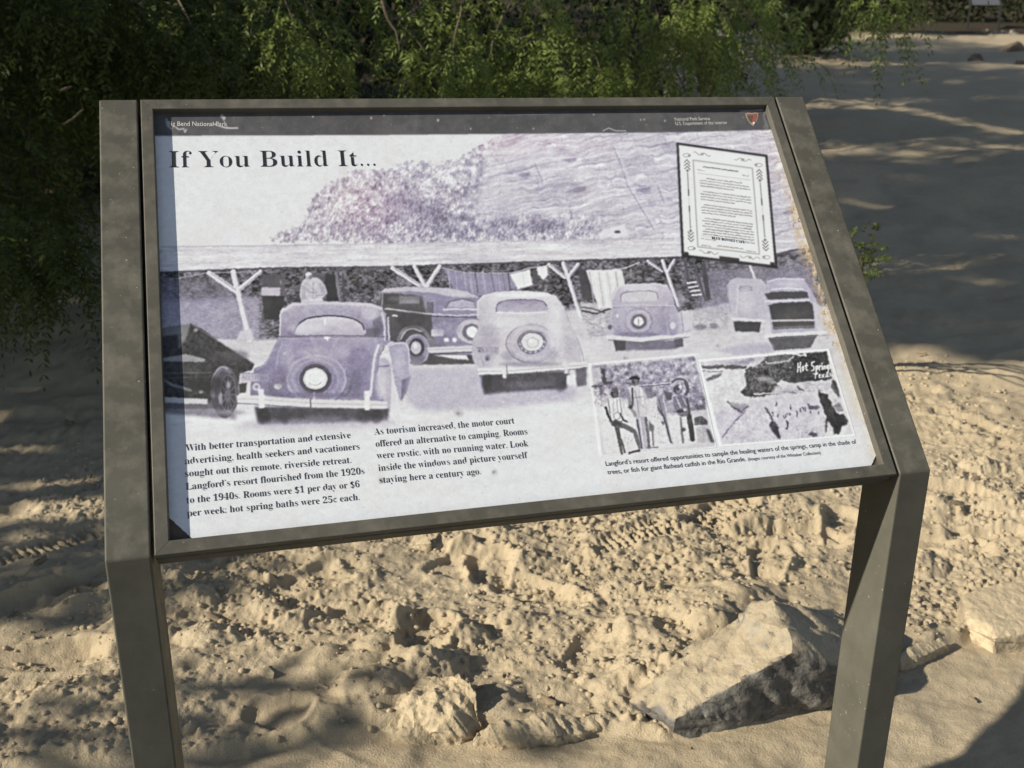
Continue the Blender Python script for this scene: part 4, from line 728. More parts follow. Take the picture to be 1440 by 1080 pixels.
for a_ in ((1010,722,.5,.30,.11,.02,1),(1120,758,-.4,.28,.12,.03,0),(760,835,2.4,.26,.11,.026,0),(690,800,1.3,.17,.12,.032,0),(600,905,1.2,.20,.13,.03,0),(1360,600,-.9,.26,.1,.03,0),(1340,700,-.7,.27,.11,.034,0),(1400,760,-.5,.25,.1,.03,0),(1290,560,.2,.26,.1,.018,1),(1180,740,.9,.2,.1,.03,0),(900,760,.2,.28,.1,.014,1),(440,820,.3,.28,.11,.02,0),(330,800,.4,.26,.1,.02,0),(470,880,.1,.3,.12,.018,0),(70,850,.3,.27,.11,.028,0),(150,820,.2,.25,.1,.03,0),(60,930,-.1,.27,.1,.02,0),(1330,770,-.6,.25,.13,.035,0),(1250,660,.8,.26,.1,.02,1),(1080,800,1.0,.22,.1,.02,0),(830,930,.7,.2,.1,.014,0),(390,1010,-.5,.14,.1,.018,0),(500,1045,-.6,.2,.09,.014,0),(640,790,.4,.18,.09,.02,0)): foot_px(*a_)
_fr = np.random.RandomState(12)
for _ in range(130):
    x_, y_ = _fr.uniform(-1.8, 5.5), _fr.uniform(1.25, 7.5); FOOT.append((x_, y_, _fr.uniform(-1.2, 1.2), _fr.uniform(.24, .3), _fr.uniform(.09, .12), _fr.uniform(.012, .03), _fr.rand() < .15))
LUMP = []
for px, py, r, h in ((530,915,.05,.03),(560,880,.05,.025),(650,905,.06,.03),(720,880,.05,.03),(740,790,.05,.025),(650,770,.04,.022),(1060,740,.05,.03),(1090,800,.06,.025),(970,790,.04,.02),(870,830,.05,.02),(880,900,.07,.025),(420,870,.06,.025),(380,860,.05,.02),(300,900,.07,.03),(700,990,.06,.02),(1000,900,.08,.03),(1210,980,.06,.02),(1310,720,.07,.035),(1375,660,.06,.03),(1290,800,.07,.03),(1420,720,.08,.035),(1240,560,.08,.02),(110,850,.09,.035),(30,840,.08,.03),(180,900,.09,.03),(90,990,.09,.025),(690,750,.05,.02),(800,720,.06,.018),(860,700,.05,.02),(450,930,.05,.02),(280,850,.05,.03),(520,980,.08,.02),(930,930,.15,.035),(1010,872,.14,.04),(890,972,.1,.03),(960,975,.09,.025),(1060,850,.09,.02),(545,985,.1,.03),(600,950,.09,.04)):
    p = gp(px, py); LUMP.append((p[0], p[1], r, h))
def cells(x, y, s, seed, dens, amp):
    """separate angular clods: one per jittered cell, some cells empty"""
    X = x*s; Y = y*s; xi = np.floor(X).astype(np.int64); yi = np.floor(Y).astype(np.int64); rr = np.random.RandomState(seed).rand(6, 128, 128).astype(np.float32); out = np.zeros_like(x)
    for dx in (-1, 0, 1):
        for dy in (-1, 0, 1):
            a = (yi+dy) & 127; b = (xi+dx) & 127; px = xi+dx+.15+.7*rr[0, a, b]; py = yi+dy+.15+.7*rr[1, a, b]; th = rr[2, a, b]*6.28
            ux = (X-px)*np.cos(th)+(Y-py)*np.sin(th); uy = -(X-px)*np.sin(th)+(Y-py)*np.cos(th)
            d = np.maximum(np.abs(ux)*1.1, np.maximum(np.abs(uy)*1.5, (np.abs(ux)+np.abs(uy))*.85)); r = .22+.4*rr[3, a, b]
            q = np.clip((r-d)/(.5*r), 0, 1)*(rr[4, a, b] < dens)*(.5+rr[5, a, b])*r*(1+.6*ux)
            out = np.maximum(out, q)
    return out*amp*1.6
def ground_h(x, y):
    h = base_h(x, y)
    far = np.clip((y-3.5)/3, 0, 1)
    ye = edge_y(x); wob = .03*(fbm(x*9, y*9, 205, 3)-.5)
    up = np.clip((y-ye+wob)/.03, 0, 1); up = up*up*(3-2*up)                   # 0 on the smooth silt strip, 1 on the trampled crust
    sx, sy = x+.06*(fbm(x*5, y*5, 201)-.5), y+.06*(fbm(x*5, y*5, 202)-.5)
    h = h+.07*(fbm(x*1.1, y*1.5, 203, 3)-.5)*(1+far)
    h = h+.06*(fbm(sx*4.5, sy*5.5, 204, 4)-.5)*(.35+.65*up)
    patch = np.clip(fbm(x*2.3, y*2.6, 206, 3)*3.4-1.1, .06, 1)*up*(1-.5*far)
    h = h+patch*(cells(sx, sy, 74, 31, .45, .0075)+cells(sx, sy, 36, 32, .17, .012)+.45*cells(sx, sy, 17, 33, .10, .022))
    h = h+patch*.028*np.clip(fbm(sx*12, sy*15, 208, 4)-.44, 0, 1)+up*.009*(bil(sx*9, sy*11, 209)-.75)
    h = h+up*.011*(fbm(x*60, y*60, 210, 3)-.5)*(.35+patch)
    h = h+.022*up-.006
    # wind and water ripples, cracks in the silt
    rp = np.sin((y*26+x*5+3*fbm(x*3, y*3, 211)*2)); h = h+.0022*rp*(1-up)
    h = h+(1-up)*(.020*(fbm(x*8, y*13, 212, 4)-.5)+.012*np.clip(fbm(x*4+y*3, y*9, 219, 3)-.5, 0, 1))
    for X, Y, a, L, Wd, d, tr in FOOT:
        m = (np.abs(x-X) < .3) & (np.abs(y-Y) < .3)
        if not m.any(): continue
        xx = x[m]-X; yy = y[m]-Y; u = xx*math.cos(a)+yy*math.sin(a); v = -xx*math.sin(a)+yy*math.cos(a)
        wn = Wd*(.5+.09*np.sin(u/L*6)); q = (np.abs(u)/(L/2))**3+(np.abs(v)/wn)**3
        q = q*(1+.5*(fbm(x[m]*30, y[m]*30, 213, 2)-.5))
        ins = np.clip((1.25-q)/.95, 0, 1); ins = ins*ins*(3-2*ins)
        rim = np.exp(-((q**.33-1.14)/.14)**2)
        dz = -.7*d*ins+d*.3*rim*(.4+1.2*fbm(x[m]*14, y[m]*14, 214, 2))
        if tr: dz = dz+.005*ins*np.sign(np.sin(u*2*math.pi/.022+np.abs(v)*40))
        h[m] += dz*(.35+.65*up[m])
    for X, Y, r, hh in LUMP:
        m = (np.abs(x-X) < 2*r) & (np.abs(y-Y) < 2*r)
        if not m.any(): continue
        d = np.hypot(x[m]-X, (y[m]-Y)*1.2)/r; k = fbm(x[m]*22, y[m]*22, 215, 3)
        h[m] += hh*np.clip(1.1-d*(.7+.6*k), 0, 1)**.7
    # low banks further back, and the drift beside the track
    s = x*.258+y*.966
    h = h+.10*np.clip((fbm(x*.35, y*.55, 216, 3)-.45)*3, 0, 1)*np.clip((s-3)/4, 0, 1)
    h = h+(.07*(fbm(x*1.6, y*2.4, 217, 4)-.5)+.045*(fbm(x*5, y*8, 218, 4)-.5))*np.clip((s-2.6)/2, 0, 1)
    return h
def axis(lo, hi, step, out_lo, out_hi, grow):
    a = list(np.arange(lo, hi+1e-6, step)); s = step
    while a[-1] < out_hi: s = min(s*grow, 1.5); a.append(a[-1]+s)
    s = step; b = [lo]
    while b[-1] > out_lo: s = min(s*grow, 1.5); b.append(b[-1]-s)
    return np.array(b[:0:-1]+a)
gx_ = axis(-1.0, 1.9, .0038, -40, 85, 1.035); gy_ = axis(.25, 1.6, .0038, -8, 95, 1.02)
XX, YY = np.meshgrid(gx_, gy_); shp = XX.shape
HH = ground_h(XX.ravel(), YY.ravel())
def hz(x, y):                                              # height of the finished ground
    i = np.clip(np.searchsorted(gx_, x)-1, 0, len(gx_)-2); j = np.clip(np.searchsorted(gy_, y)-1, 0, len(gy_)-2)
    H2 = HH.reshape(shp); fx = np.clip((x-gx_[i])/(gx_[i+1]-gx_[i]), 0, 1); fy = np.clip((y-gy_[j])/(gy_[j+1]-gy_[j]), 0, 1)
    return (H2[j, i]*(1-fx)+H2[j, i+1]*fx)*(1-fy)+(H2[j+1, i]*(1-fx)+H2[j+1, i+1]*fx)*fy
def sand_material():
    N = Nodes('sand'); tc = N.n('ShaderNodeTexCoord')
    a = N.noise(1.3, 5, .6); b = N.noise(26, 5, .65); c = N.noise(240, 3, .6); d = N.noise(900, 2, .6)
    col = N.ramp(a.outputs[0], [(.3, (.435, .36, .245)), (.7, (.525, .44, .31))]).outputs[0]
    col = N.mix(N.ramp(b.outputs[0], [(.38, (.35,)*3), (.62, (0, 0, 0))]).outputs[0], col, (.375, .30, .195))
    col = N.mix(N.ramp(c.outputs[0], [(.30, (.5,)*3), (.45, (0, 0, 0))]).outputs[0], col, (.325, .26, .17))
    # dry leaf litter under the trees
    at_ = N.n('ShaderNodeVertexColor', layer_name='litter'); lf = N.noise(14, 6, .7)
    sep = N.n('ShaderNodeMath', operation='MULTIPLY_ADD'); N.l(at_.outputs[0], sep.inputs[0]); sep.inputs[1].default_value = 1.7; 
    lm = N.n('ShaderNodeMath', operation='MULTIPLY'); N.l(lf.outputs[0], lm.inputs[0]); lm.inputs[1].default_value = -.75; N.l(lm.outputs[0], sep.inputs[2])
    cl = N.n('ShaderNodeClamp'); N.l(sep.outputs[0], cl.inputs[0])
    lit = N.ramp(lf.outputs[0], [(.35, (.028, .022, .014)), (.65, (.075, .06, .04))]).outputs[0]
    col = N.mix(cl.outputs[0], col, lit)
    N.l(col, N.p.inputs['Base Color']); N.p.inputs['Roughness'].default_value = .97; N.p.inputs['Specular IOR Level'].default_value = .12
    n1 = N.bump(b.outputs[0], .35, .010); n2 = N.bump(c.outputs[0], .6, .005, n1); n3 = N.bump(d.outputs[0], .5, .0018, n2); N.l(n3, N.p.inputs['Normal'])
    return N.m
M_SAND = sand_material()
i_ = np.arange(len(HH)).reshape(shp)
Fg = np.stack([i_[:-1, :-1].ravel(), i_[:-1, 1:].ravel(), i_[1:, 1:].ravel(), i_[1:, :-1].ravel()], 1)
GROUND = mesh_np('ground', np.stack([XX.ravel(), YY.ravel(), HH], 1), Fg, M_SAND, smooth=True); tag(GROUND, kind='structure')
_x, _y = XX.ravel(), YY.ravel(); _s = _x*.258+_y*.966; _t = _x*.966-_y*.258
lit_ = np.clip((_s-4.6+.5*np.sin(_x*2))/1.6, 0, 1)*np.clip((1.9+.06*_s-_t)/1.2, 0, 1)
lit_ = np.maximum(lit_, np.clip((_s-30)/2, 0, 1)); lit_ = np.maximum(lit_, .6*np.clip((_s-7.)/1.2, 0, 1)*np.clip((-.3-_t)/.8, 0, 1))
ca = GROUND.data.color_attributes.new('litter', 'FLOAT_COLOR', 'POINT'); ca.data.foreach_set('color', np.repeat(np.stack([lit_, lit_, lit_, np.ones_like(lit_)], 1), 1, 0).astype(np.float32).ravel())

# ---------------------------------------------------------------- clods and crumbs of dry sand: nobody could count them
def ico(level=1):
    bm = bmesh.new(); bmesh.ops.create_icosphere(bm, subdivisions=level, radius=1); v = np.array([x.co[:] for x in bm.verts]); f = np.array([[q.index for q in p.verts] for p in bm.faces]); bm.free(); return v, f
def crumbs(n, seed, rmin, rmax, name, label, mat, xr, yr):
    r_ = np.random.RandomState(seed); iv, jf = ico(1); Vs = []; Fs = []; k = 0
    while k < n:
        x, y = r_.uniform(*xr), r_.uniform(*yr)
        if y < edge_y(x)+.01: 
            if r_.rand() > .06: continue
        if vnoise(np.array([x*2.3+3.]), np.array([y*2.6]), 206)[0] < r_.uniform(.0, .75): continue
        s = rmin+(rmax-rmin)*r_.rand()**3; sc = s*r_.uniform(.6, 1.25, 3)*np.array([1, 1, .7])
        q = iv*(1+.7*(fbm(iv[:, 0]*1.4+k*3.1, iv[:, 1]*1.4+iv[:, 2]*2+k, 300, 2)-.5))[:, None]*sc
        t = r_.uniform(0, 6.3); c, s2 = math.cos(t), math.sin(t); q = np.stack([q[:, 0]*c-q[:, 1]*s2, q[:, 0]*s2+q[:, 1]*c, q[:, 2]], 1)
        z = hz(np.array([x]), np.array([y]))[0]; Vs.append(q+np.array([x, y, z+s*.12])); Fs.append(jf+k*len(iv)); k += 1
    o = mesh_np(name, np.concatenate(Vs), np.concatenate(Fs), mat); tag(o, label, 'sand clods', kind='stuff'); return o
crumbs(7000, 31, .002, .011, 'sand_clods', 'loose clods and crumbs of dry sand scattered on the trampled ground', M_SAND, (-1.0, 2.4), (.45, 2.3))
def litter(n, seed):
    r_ = np.random.RandomState(seed); V = []; F = []; k = 0
    for _ in range(n):
        x, y = r_.uniform(-1., 2.4), r_.uniform(.35, 2.4); L = r_.uniform(.008, .045); w = r_.uniform(.0008, .0018) if r_.rand() < .6 else L*.22; th = r_.uniform(0, 6.3); d = np.array([math.cos(th), math.sin(th)])*L/2
        px = np.array([x-d[0], x, x+d[0]]); py = np.array([y-d[1], y+.1*d[0], y+d[1]]); z = np.maximum(hz(px, py), hz(px, py).mean()-.002)+.0035; nx, ny = -d[1]/L*2*w, d[0]/L*2*w
        for s in (-1, 1): V += [(px[i]+s*nx*(1 if i == 1 else .4), py[i]+s*ny*(1 if i == 1 else .4), z[i]) for i in range(3)]
        V += [(px[i], py[i], z[i]+w*1.2) for i in range(3)]
        for i in (0, 1): F += [(k+i, k+i+1, k+7+i, k+6+i), (k+6+i, k+7+i, k+4+i, k+3+i)]
        k += 9
    o = mesh_np('plant_litter', V, F, plain('dry_litter', (.22, .17, .11), .9)); tag(o, 'bits of dry twig and leaf scattered over the sand', 'litter', kind='stuff')
litter(190, 44)
# ---------------------------------------------------------------- rocks along the track
def rock_material(name, ca, cb, dusty=.6):
    N = Nodes(name); a = N.noise(7, 6, .65); b = N.noise(60, 5, .65); ge = N.n('ShaderNodeNewGeometry'); se = N.n('ShaderNodeSeparateXYZ'); N.l(ge.outputs['Normal'], se.inputs[0])
    c = N.ramp(a.outputs[0], [(.36, ca), (.50, tuple((p+q)/2 for p, q in zip(ca, cb))), (.56, cb)]).outputs[0]; c = N.mix(N.ramp(b.outputs[0], [(.35, (.6,)*3), (.5, (0, 0, 0))]).outputs[0], c, tuple(x*.5 for x in ca))
    tc2 = N.n('ShaderNodeTexCoord'); mp = N.n('ShaderNodeMapping'); mp.inputs['Rotation'].default_value = (.5, .3, .4); mp.inputs['Scale'].default_value = (7, 7, 22); N.l(tc2.outputs['Object'], mp.inputs[0]); vo = N.n('ShaderNodeTexVoronoi', feature='DISTANCE_TO_EDGE'); vo.inputs['Scale'].default_value = 1.0; N.l(mp.outputs[0], vo.inputs['Vector'])
    crk = N.ramp(vo.outputs['Distance'], [(.0, (1, 1, 1)), (.035, (0, 0, 0))]).outputs[0]; mk_ = N.n('ShaderNodeMath', operation='MULTIPLY'); N.l(crk, mk_.inputs[0]); N.l(N.ramp(a.outputs[0], [(.45, (0, 0, 0)), (.6, (.8,)*3)]).outputs[0], mk_.inputs[1]); c = N.mix(mk_.outputs[0], c, (.05, .045, .04))
    up = N.n('ShaderNodeMath', operation='MULTIPLY_ADD'); N.l(se.outputs[2], up.inputs[0]); up.inputs[1].default_value = 2.3; m = N.n('ShaderNodeMath', operation='MULTIPLY'); N.l(a.outputs[0], m.inputs[0]); m.inputs[1].default_value = -1.6; N.l(m.outputs[0], up.inputs[2])
    cl = N.n('ShaderNodeClamp'); N.l(up.outputs[0], cl.inputs[0]); k = N.n('ShaderNodeMath', operation='MULTIPLY'); N.l(cl.outputs[0], k.inputs[0]); k.inputs[1].default_value = dusty
    c = N.mix(k.outputs[0], c, (.50, .41, .27)); N.l(c, N.p.inputs['Base Color']); N.p.inputs['Roughness'].default_value = .93
    n1 = N.bump(a.outputs[0], .5, .02); N.l(N.bump(b.outputs[0], .8, .008, N.bump(mk_.outputs[0], -.6, .006, n1)), N.p.inputs['Normal']); return N.m
M_ROCK = rock_material('grey_rock', (.075, .072, .07), (.25, .24, .215), .72); M_PALE = rock_material('pale_rock', (.30, .25, .175), (.56, .46, .31), .75); M_DARKR = rock_material('dark_rock', (.10, .075, .06), (.2, .15, .12), .2)
def hull_rock(name, pts, mat, label, rough=.012, cuts=4, seed=1, group=None, fine=1.):
    """a rock from its corner points: hull, bevelled, broken up with noise"""
    bm = bmesh.new()
    for p in pts: bm.verts.new(p)
    r = bmesh.ops.convex_hull(bm, input=list(bm.verts)); bmesh.ops.delete(bm, geom=[g for g in r['geom_interior'] if isinstance(g, bmesh.types.BMVert)], context='VERTS')
    bmesh.ops.triangulate(bm, faces=list(bm.faces))
    for _ in range(cuts):
        L = np.median([e.calc_length() for e in bm.edges]); bmesh.ops.subdivide_edges(bm, edges=[e for e in bm.edges if e.calc_length() > L*.8], cuts=1, use_grid_fill=False); bmesh.ops.triangulate(bm, faces=list(bm.faces))
        if len(bm.verts) > 9000: break
    for _ in range(1): bmesh.ops.smooth_vert(bm, verts=list(bm.verts), factor=.3, use_axis_x=True, use_axis_y=True, use_axis_z=True)
    bm.normal_update(); co = np.array([v.co[:] for v in bm.verts]); no = np.array([v.normal[:] for v in bm.verts]); c = co.mean(0)
    f = lambda s, k: fbm(co[:, 0]*s+co[:, 2]*s*.7+seed, co[:, 1]*s-co[:, 2]*s*.6+seed*2, 400+k+seed, 4)-.5
    d = rough*(1.8*f(9, 0)+.9*f(30, 5)+.5*fine*f(90, 9)); st = np.abs(((co[:, 2]*1.0+co[:, 0]*.3)*60) % 1-.5)-.25; d = d+rough*.12*st
    co = co+no*d[:, None]
    for v, q in zip(bm.verts, co): v.co = q
    o = bm_obj(name, bm, mat, smooth=True); m_ = o.data
    try: m_.set_sharp_from_angle(angle=math.radians(38))
    except Exception: pass
    x0 = np.array([co[:, 0].mean(), co[:, 1].mean(), co[:, 2].min()]); return tag(o, label, 'rock', group)
def lifted(px, py, h, back=0.):                            # a point h above the ground plane, seen at px, py
    d = ray(px, py); lo, hi = .5, 60
    for _ in range(60):
        t = (lo+hi)/2; P = CAM+d*t
        if P[2] > base_h(P[0], P[1])+h: lo = t
        else: hi = t
    return P
RG = 'stones lining the sandy track'
def rk(lst, sink=-.06): 
    P = [lifted(*p) for p in lst]; lo = [(p[0], p[1], base_h(p[0], p[1])+sink) for p in P]; return P+lo
hull_rock('rock', rk([(1085,845,.20),(1112,905,.17),(1112,918,.16),(1030,965,.10),(950,1010,.045),(885,985,.035),(940,925,.05),(1040,862,.15),(1165,860,.11),(1245,890,.06),(1240,960,.04),(1165,975,.03),(1060,1010,.02),(945,1032,.005)], -.07)[:14]+[(*gp(945,1032), -.05), (*gp(1060,1012), -.06), (*gp(1170,978), -.06), (*gp(1250,940), -.06), (*gp(1260,880), -.06), (*gp(900,980), -.05), (*gp(1040,900), -.06)], M_ROCK, 'large grey wedge shaped rock beside the right post with a shaded face', .024, 5, 3, RG)
hull_rock('rock', rk([(500,1000,.006),(525,975,.025),(570,955,.045),(620,945,.07),(650,946,.085),(664,956,.09),(672,975,.075),(676,1000,.04),(684,1022,.02),(650,1034,.02),(610,1030,.035),(570,1034,.02),(530,1026,.012),(610,985,.065),(560,995,.04)], -.06), M_PALE, 'half buried pale rock crusted with sand near the bottom centre', .024, 5, 7, RG)
hull_rock('rock', rk([(668,1030,.03),(700,1022,.04),(738,1010,.045),(775,1004,.04),(815,1012,.022),(848,1018,.004),(820,1032,.012),(770,1036,.022),(720,1038,.028),(680,1040,.02)], -.05), M_PALE, 'low crusty ridge of stone just right of the half buried pale rock', .02, 5, 9, RG)
hull_rock('rock', rk([(1352,838,.055),(1395,822,.065),(1470,818,.07),(1520,850,.06),(1480,885,.045),(1400,898,.035),(1396,880,.05),(1362,868,.045)], -.05), M_PALE, 'flat tan slab of layered stone at the right edge', .007, 5, 11, RG)
hull_rock('rock', rk([(1262,925,.03),(1290,905,.035),(1320,898,.03),(1335,905,.02),(1300,922,.02),(1268,938,.01)], -.04), M_PALE, 'low thin ledge of stone between the right post and the flat slab', .008, 5, 17, RG)
hull_rock('rock', rk([(354,940,.012),(375,934,.022),(386,945,.028),(384,953,.02),(362,957,.006),(350,950,.004)], -.02), M_PALE, 'small pale flake of stone near the left post', .004, 4, 19)
hull_rock('rock', rk([(432,972,.01),(448,960,.03),(462,966,.03),(458,978,.012),(440,980,.006)], -.02), M_PALE, 'small knobbly stone in front of the pale flake', .006, 4, 23)
hull_rock('rock', rk([(572,770,.005),(590,742,.05),(606,764,.02),(600,772,.004)], -.02), M_PALE, 'small upright stone just under the frame', .004, 4, 29)
# ---------------------------------------------------------------- trees and shrubs
def leaf_material(name, ca, cb, trans=.4):
    N = Nodes(name); a = N.noise(2.2, 4, .6); g = N.n('ShaderNodeNewGeometry')
    c = N.ramp(g.outputs['Random Per Island'], [(.1, ca), (.9, cb)]).outputs[0]; c = N.mix(N.ramp(a.outputs[0], [(.35, (.45,)*3), (.6, (0, 0, 0))]).outputs[0], c, tuple(x*.75 for x in ca))
    N.l(c, N.p.inputs['Base Color']); N.p.inputs['Roughness'].default_value = .55; N.p.inputs['Specular IOR Level'].default_value = .3
    tr = N.n('ShaderNodeBsdfTranslucent'); N.l(c, tr.inputs['Color']); mx = N.n('ShaderNodeMixShader'); mx.inputs[0].default_value = trans
    N.l(N.p.outputs[0], mx.inputs[1]); N.l(tr.outputs[0], mx.inputs[2]); N.l(mx.outputs[0], N.out.inputs['Surface']); return N.m
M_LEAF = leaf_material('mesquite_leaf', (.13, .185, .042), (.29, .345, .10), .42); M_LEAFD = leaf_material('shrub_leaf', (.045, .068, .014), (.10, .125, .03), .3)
M_SHRUB = leaf_material('shaded_leaf', (.022, .032, .010), (.05, .062, .02), .15)  # leaf colour darkened to stand in for the deep shade on these shrubs
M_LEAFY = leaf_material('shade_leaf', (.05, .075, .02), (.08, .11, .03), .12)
def bark(name, ca, cb):
    N = Nodes(name); a = N.noise(16, 6, .7); N.l(N.ramp(a.outputs[0], [(.3, ca), (.7, cb)]).outputs[0], N.p.inputs['Base Color']); N.p.inputs['Roughness'].default_value = .95; N.l(N.bump(a.outputs[0], .8, .02), N.p.inputs['Normal']); return N.m
M_BARK = bark('bark', (.05, .038, .027), (.13, .105, .08)); M_TWIG = bark('twig_bark', (.08, .06, .045), (.17, .14, .10))
def tubes(lst, seg=7):
    """tapered limbs: each a list of (x, y, z, radius)"""
    Vs = []; Fs = []; b = 0
    for L in lst:
        P = np.array([q[:3] for q in L], float); R_ = np.array([q[3] for q in L]); n = len(P); T = np.gradient(P, axis=0); T /= np.linalg.norm(T, axis=1)[:, None]+1e-9
        ref = np.array([.31, .2, .93]); A = np.cross(T, ref); A /= np.linalg.norm(A, axis=1)[:, None]+1e-9; B = np.cross(T, A)
        th = np.linspace(0, 2*math.pi, seg, endpoint=False)
        V = P[:, None]+R_[:, None, None]*(np.cos(th)[None, :, None]*A[:, None]+np.sin(th)[None, :, None]*B[:, None]); Vs.append(V.reshape(-1, 3))
        i = np.arange(n*seg).reshape(n, seg); j = np.roll(i, -1, 1); Fs.append(np.stack([i[:-1].ravel(), j[:-1].ravel(), j[1:].ravel(), i[1:].ravel()], 1)+b); b += n*seg
    return np.concatenate(Vs), np.concatenate(Fs)
def limb(a, b, r0, r1, r_, sag=.1, n=9):
    a = np.array(a, float); b = np.array(b, float); L = np.linalg.norm(b-a); t = np.linspace(0, 1, n)[:, None]
    P = a+(b-a)*t+np.array([0, 0, 1])*sag*L*np.sin(t*math.pi)+np.cumsum(r_.normal(0, .018*L, (n, 3)), 0)*np.sin(t*math.pi)**.5
    return [(*p, r0+(r1-r0)*k) for p, k in zip(P, t[:, 0])]
def fronds(O, D, r_, length=.13, pairs=9, ll=.032, lw=.006, droop=.9):
    """feathery compound leaves: O roots, D headings; every leaflet its own narrow blade"""
    n = len(O); D = D/np.linalg.norm(D, axis=1)[:, None]; L = length*r_.uniform(.6, 1.25, n); side = np.cross(D, np.array([0, 0, 1.])+r_.normal(0, .35, (n, 3))); side /= np.linalg.norm(side, axis=1)[:, None]+1e-9
    V = []
    dn = np.array([0, 0, -1.])
    for k in range(pairs+1):
        t = (k+.8)/(pairs+.8); c = O+D*(L*t)[:, None]+dn*(L*droop*t*t*.6)[:, None]; tang = D+dn*(droop*t*1.2); tang /= np.linalg.norm(tang, axis=1)[:, None]
        for s in ((-1, 1) if k < pairs else (0,)):
            ld = tang*.55+side*s*.8+dn*.25+r_.normal(0, .22, (n, 3)); ld /= np.linalg.norm(ld, axis=1)[:, None]
            wd = np.cross(ld, np.cross(tang, side)+r_.normal(0, .5, (n, 3))); wd /= np.linalg.norm(wd, axis=1)[:, None]+1e-9
            l = ll*r_.uniform(.65, 1.2, n)*(1-.35*t); w = lw*r_.uniform(.8, 1.25, n)
            p0 = c; p2 = c+ld*l[:, None]; mid = c+ld*(l*.5)[:, None]; V.append(np.stack([p0, mid+wd*w[:, None]*.5, p2, mid-wd*w[:, None]*.5], 1))
    V = np.concatenate(V).reshape(-1, 3); return V, np.arange(len(V)).reshape(-1, 4)
def blades(C, r_, size, asp=.5):
    """single leaves for crowns further off"""
    n = len(C); a = r_.normal(0, 1, (n, 3)); a /= np.linalg.norm(a, axis=1)[:, None]; b = np.cross(a, r_.normal(0, 1, (n, 3))); b /= np.linalg.norm(b, axis=1)[:, None]+1e-9
    l = (size*r_.uniform(.6, 1.3, n))[:, None]; V = np.stack([C-a*l*.5, C+b*l*.5*asp, C+a*l*.5, C-b*l*.5*asp], 1).reshape(-1, 3); return V, np.arange(n*4).reshape(-1, 4)
def clumps(lst, r_, per=1.):
    """roots and headings of the fronds of a list of sprays (centre, radii, count, heading)"""
    O = []; D = []
    for c, rad, n, hd in lst:
        n = int(n*per); q = r_.normal(0, .45, (n, 3)); O.append(np.array(c)+q*np.array(rad)); D.append(q*.9+np.array(hd)+r_.normal(0, .3, (n, 3)))
    return np.concatenate(O), np.concatenate(D)
def tree(name, label, cat, base, trunk, twigs, crown, leafmat, barkmat=None, group=None):
    root = empty(name, base); tag(root, label, cat, group)
    b = np.array(base)
    if trunk: V, F = tubes(trunk); mesh_np('trunk', V-b, F, barkmat or M_BARK, root, True)
    if twigs: V, F = tubes(twigs, 5); mesh_np('branches', V-b, F, M_TWIG, root, True)
    V, F = crown; mesh_np('crown', V-b, F, leafmat, root)
    return root
def gz(x, y): return float(hz(np.array([x]), np.array([y]))[0])
r_ = np.random.RandomState(77)
LIT = []                                                   # where their crowns let the sun through: (point, reach)
def sun_at(px, py, d=None, r=.12): LIT.append((at(px, py, d) if d else np.append(gp(px, py), base_h(*gp(px, py))), r))
for px, py, d, r in ((430,75,4.45,.13),(408,52,4.5,.1),(452,92,4.5,.08),(600,62,4.5,.13),(632,100,4.5,.1),(690,70,4.5,.1),(556,38,4.45,.09),(545,14,4.4,.07),(745,72,4.6,.08),(806,108,4.6,.09),(852,124,4.6,.1),(962,12,4.6,.11),(996,20,4.7,.08),(1090,0,4.6,.07),(1242,4,4.9,.09),(780,30,4.7,.06),(660,22,4.6,.08),(880,128,4.7,.07),(715,112,4.6,.07),(218,42,4.3,.07),(232,28,4.3,.07),(95,122,4.,.04),(110,165,4.,.04),(322,28,4.5,.09),(60,350,3.6,.05),(250,12,4.3,.06)): sun_at(px, py, d, r*1.3)
for a, b, r, n in (((1205,150),(1440,194),.06,26),((1390,206),(1440,213),.03,4),((1182,285),(1228,290),.03,6),((1290,262),(1330,268),.02,3),((1335,378),(1438,358),.032,9),((1395,334),(1440,338),.022,5),((1370,398),(1420,404),.025,5),((0,558),(70,548),.02,8),((0,590),(50,580),.02,6),((30,282),(110,274),.07,8),((0,640),(130,628),.022,9),((0,690),(130,672),.022,9),((60,730),(140,715),.03,5),((55,430),(130,428),.02,4)):
    for t in np.linspace(0, 1, n): sun_at(a[0]+(b[0]-a[0])*t, a[1]+(b[1]-a[1])*t, None, r)
LP = np.array([p for p, _ in LIT]); LR = np.array([q for _, q in LIT])
def keep_sun(C, near=.22):
    """thin the crown where the light comes through"""
    ok = np.ones(len(C), bool)
    for p, r in zip(LP, LR):
        v = C-p; t = v@-LD; d = np.linalg.norm(v+t[:, None]*LD, axis=1); ok &= (d > np.where(t > 3, r*.85+(.03 if p[2] > base_h(p[0], p[1])+.2 else .035), r*.8)) | (t < near)
    # nothing over the sign or the sunny ground in front of it
    for p, r in (((-.2, .2, 1.0), .72), ((.4, .3, 1.0), .6), ((-.55, .1, .6), .35), ((-.51, .03, .25), .3), ((.51, .03, .3), .3)):
        v = C-np.array(p); t = v@-LD; d = np.linalg.norm(v+t[:, None]*LD, axis=1); ok &= (d > r) | (t < .8)
    return ok
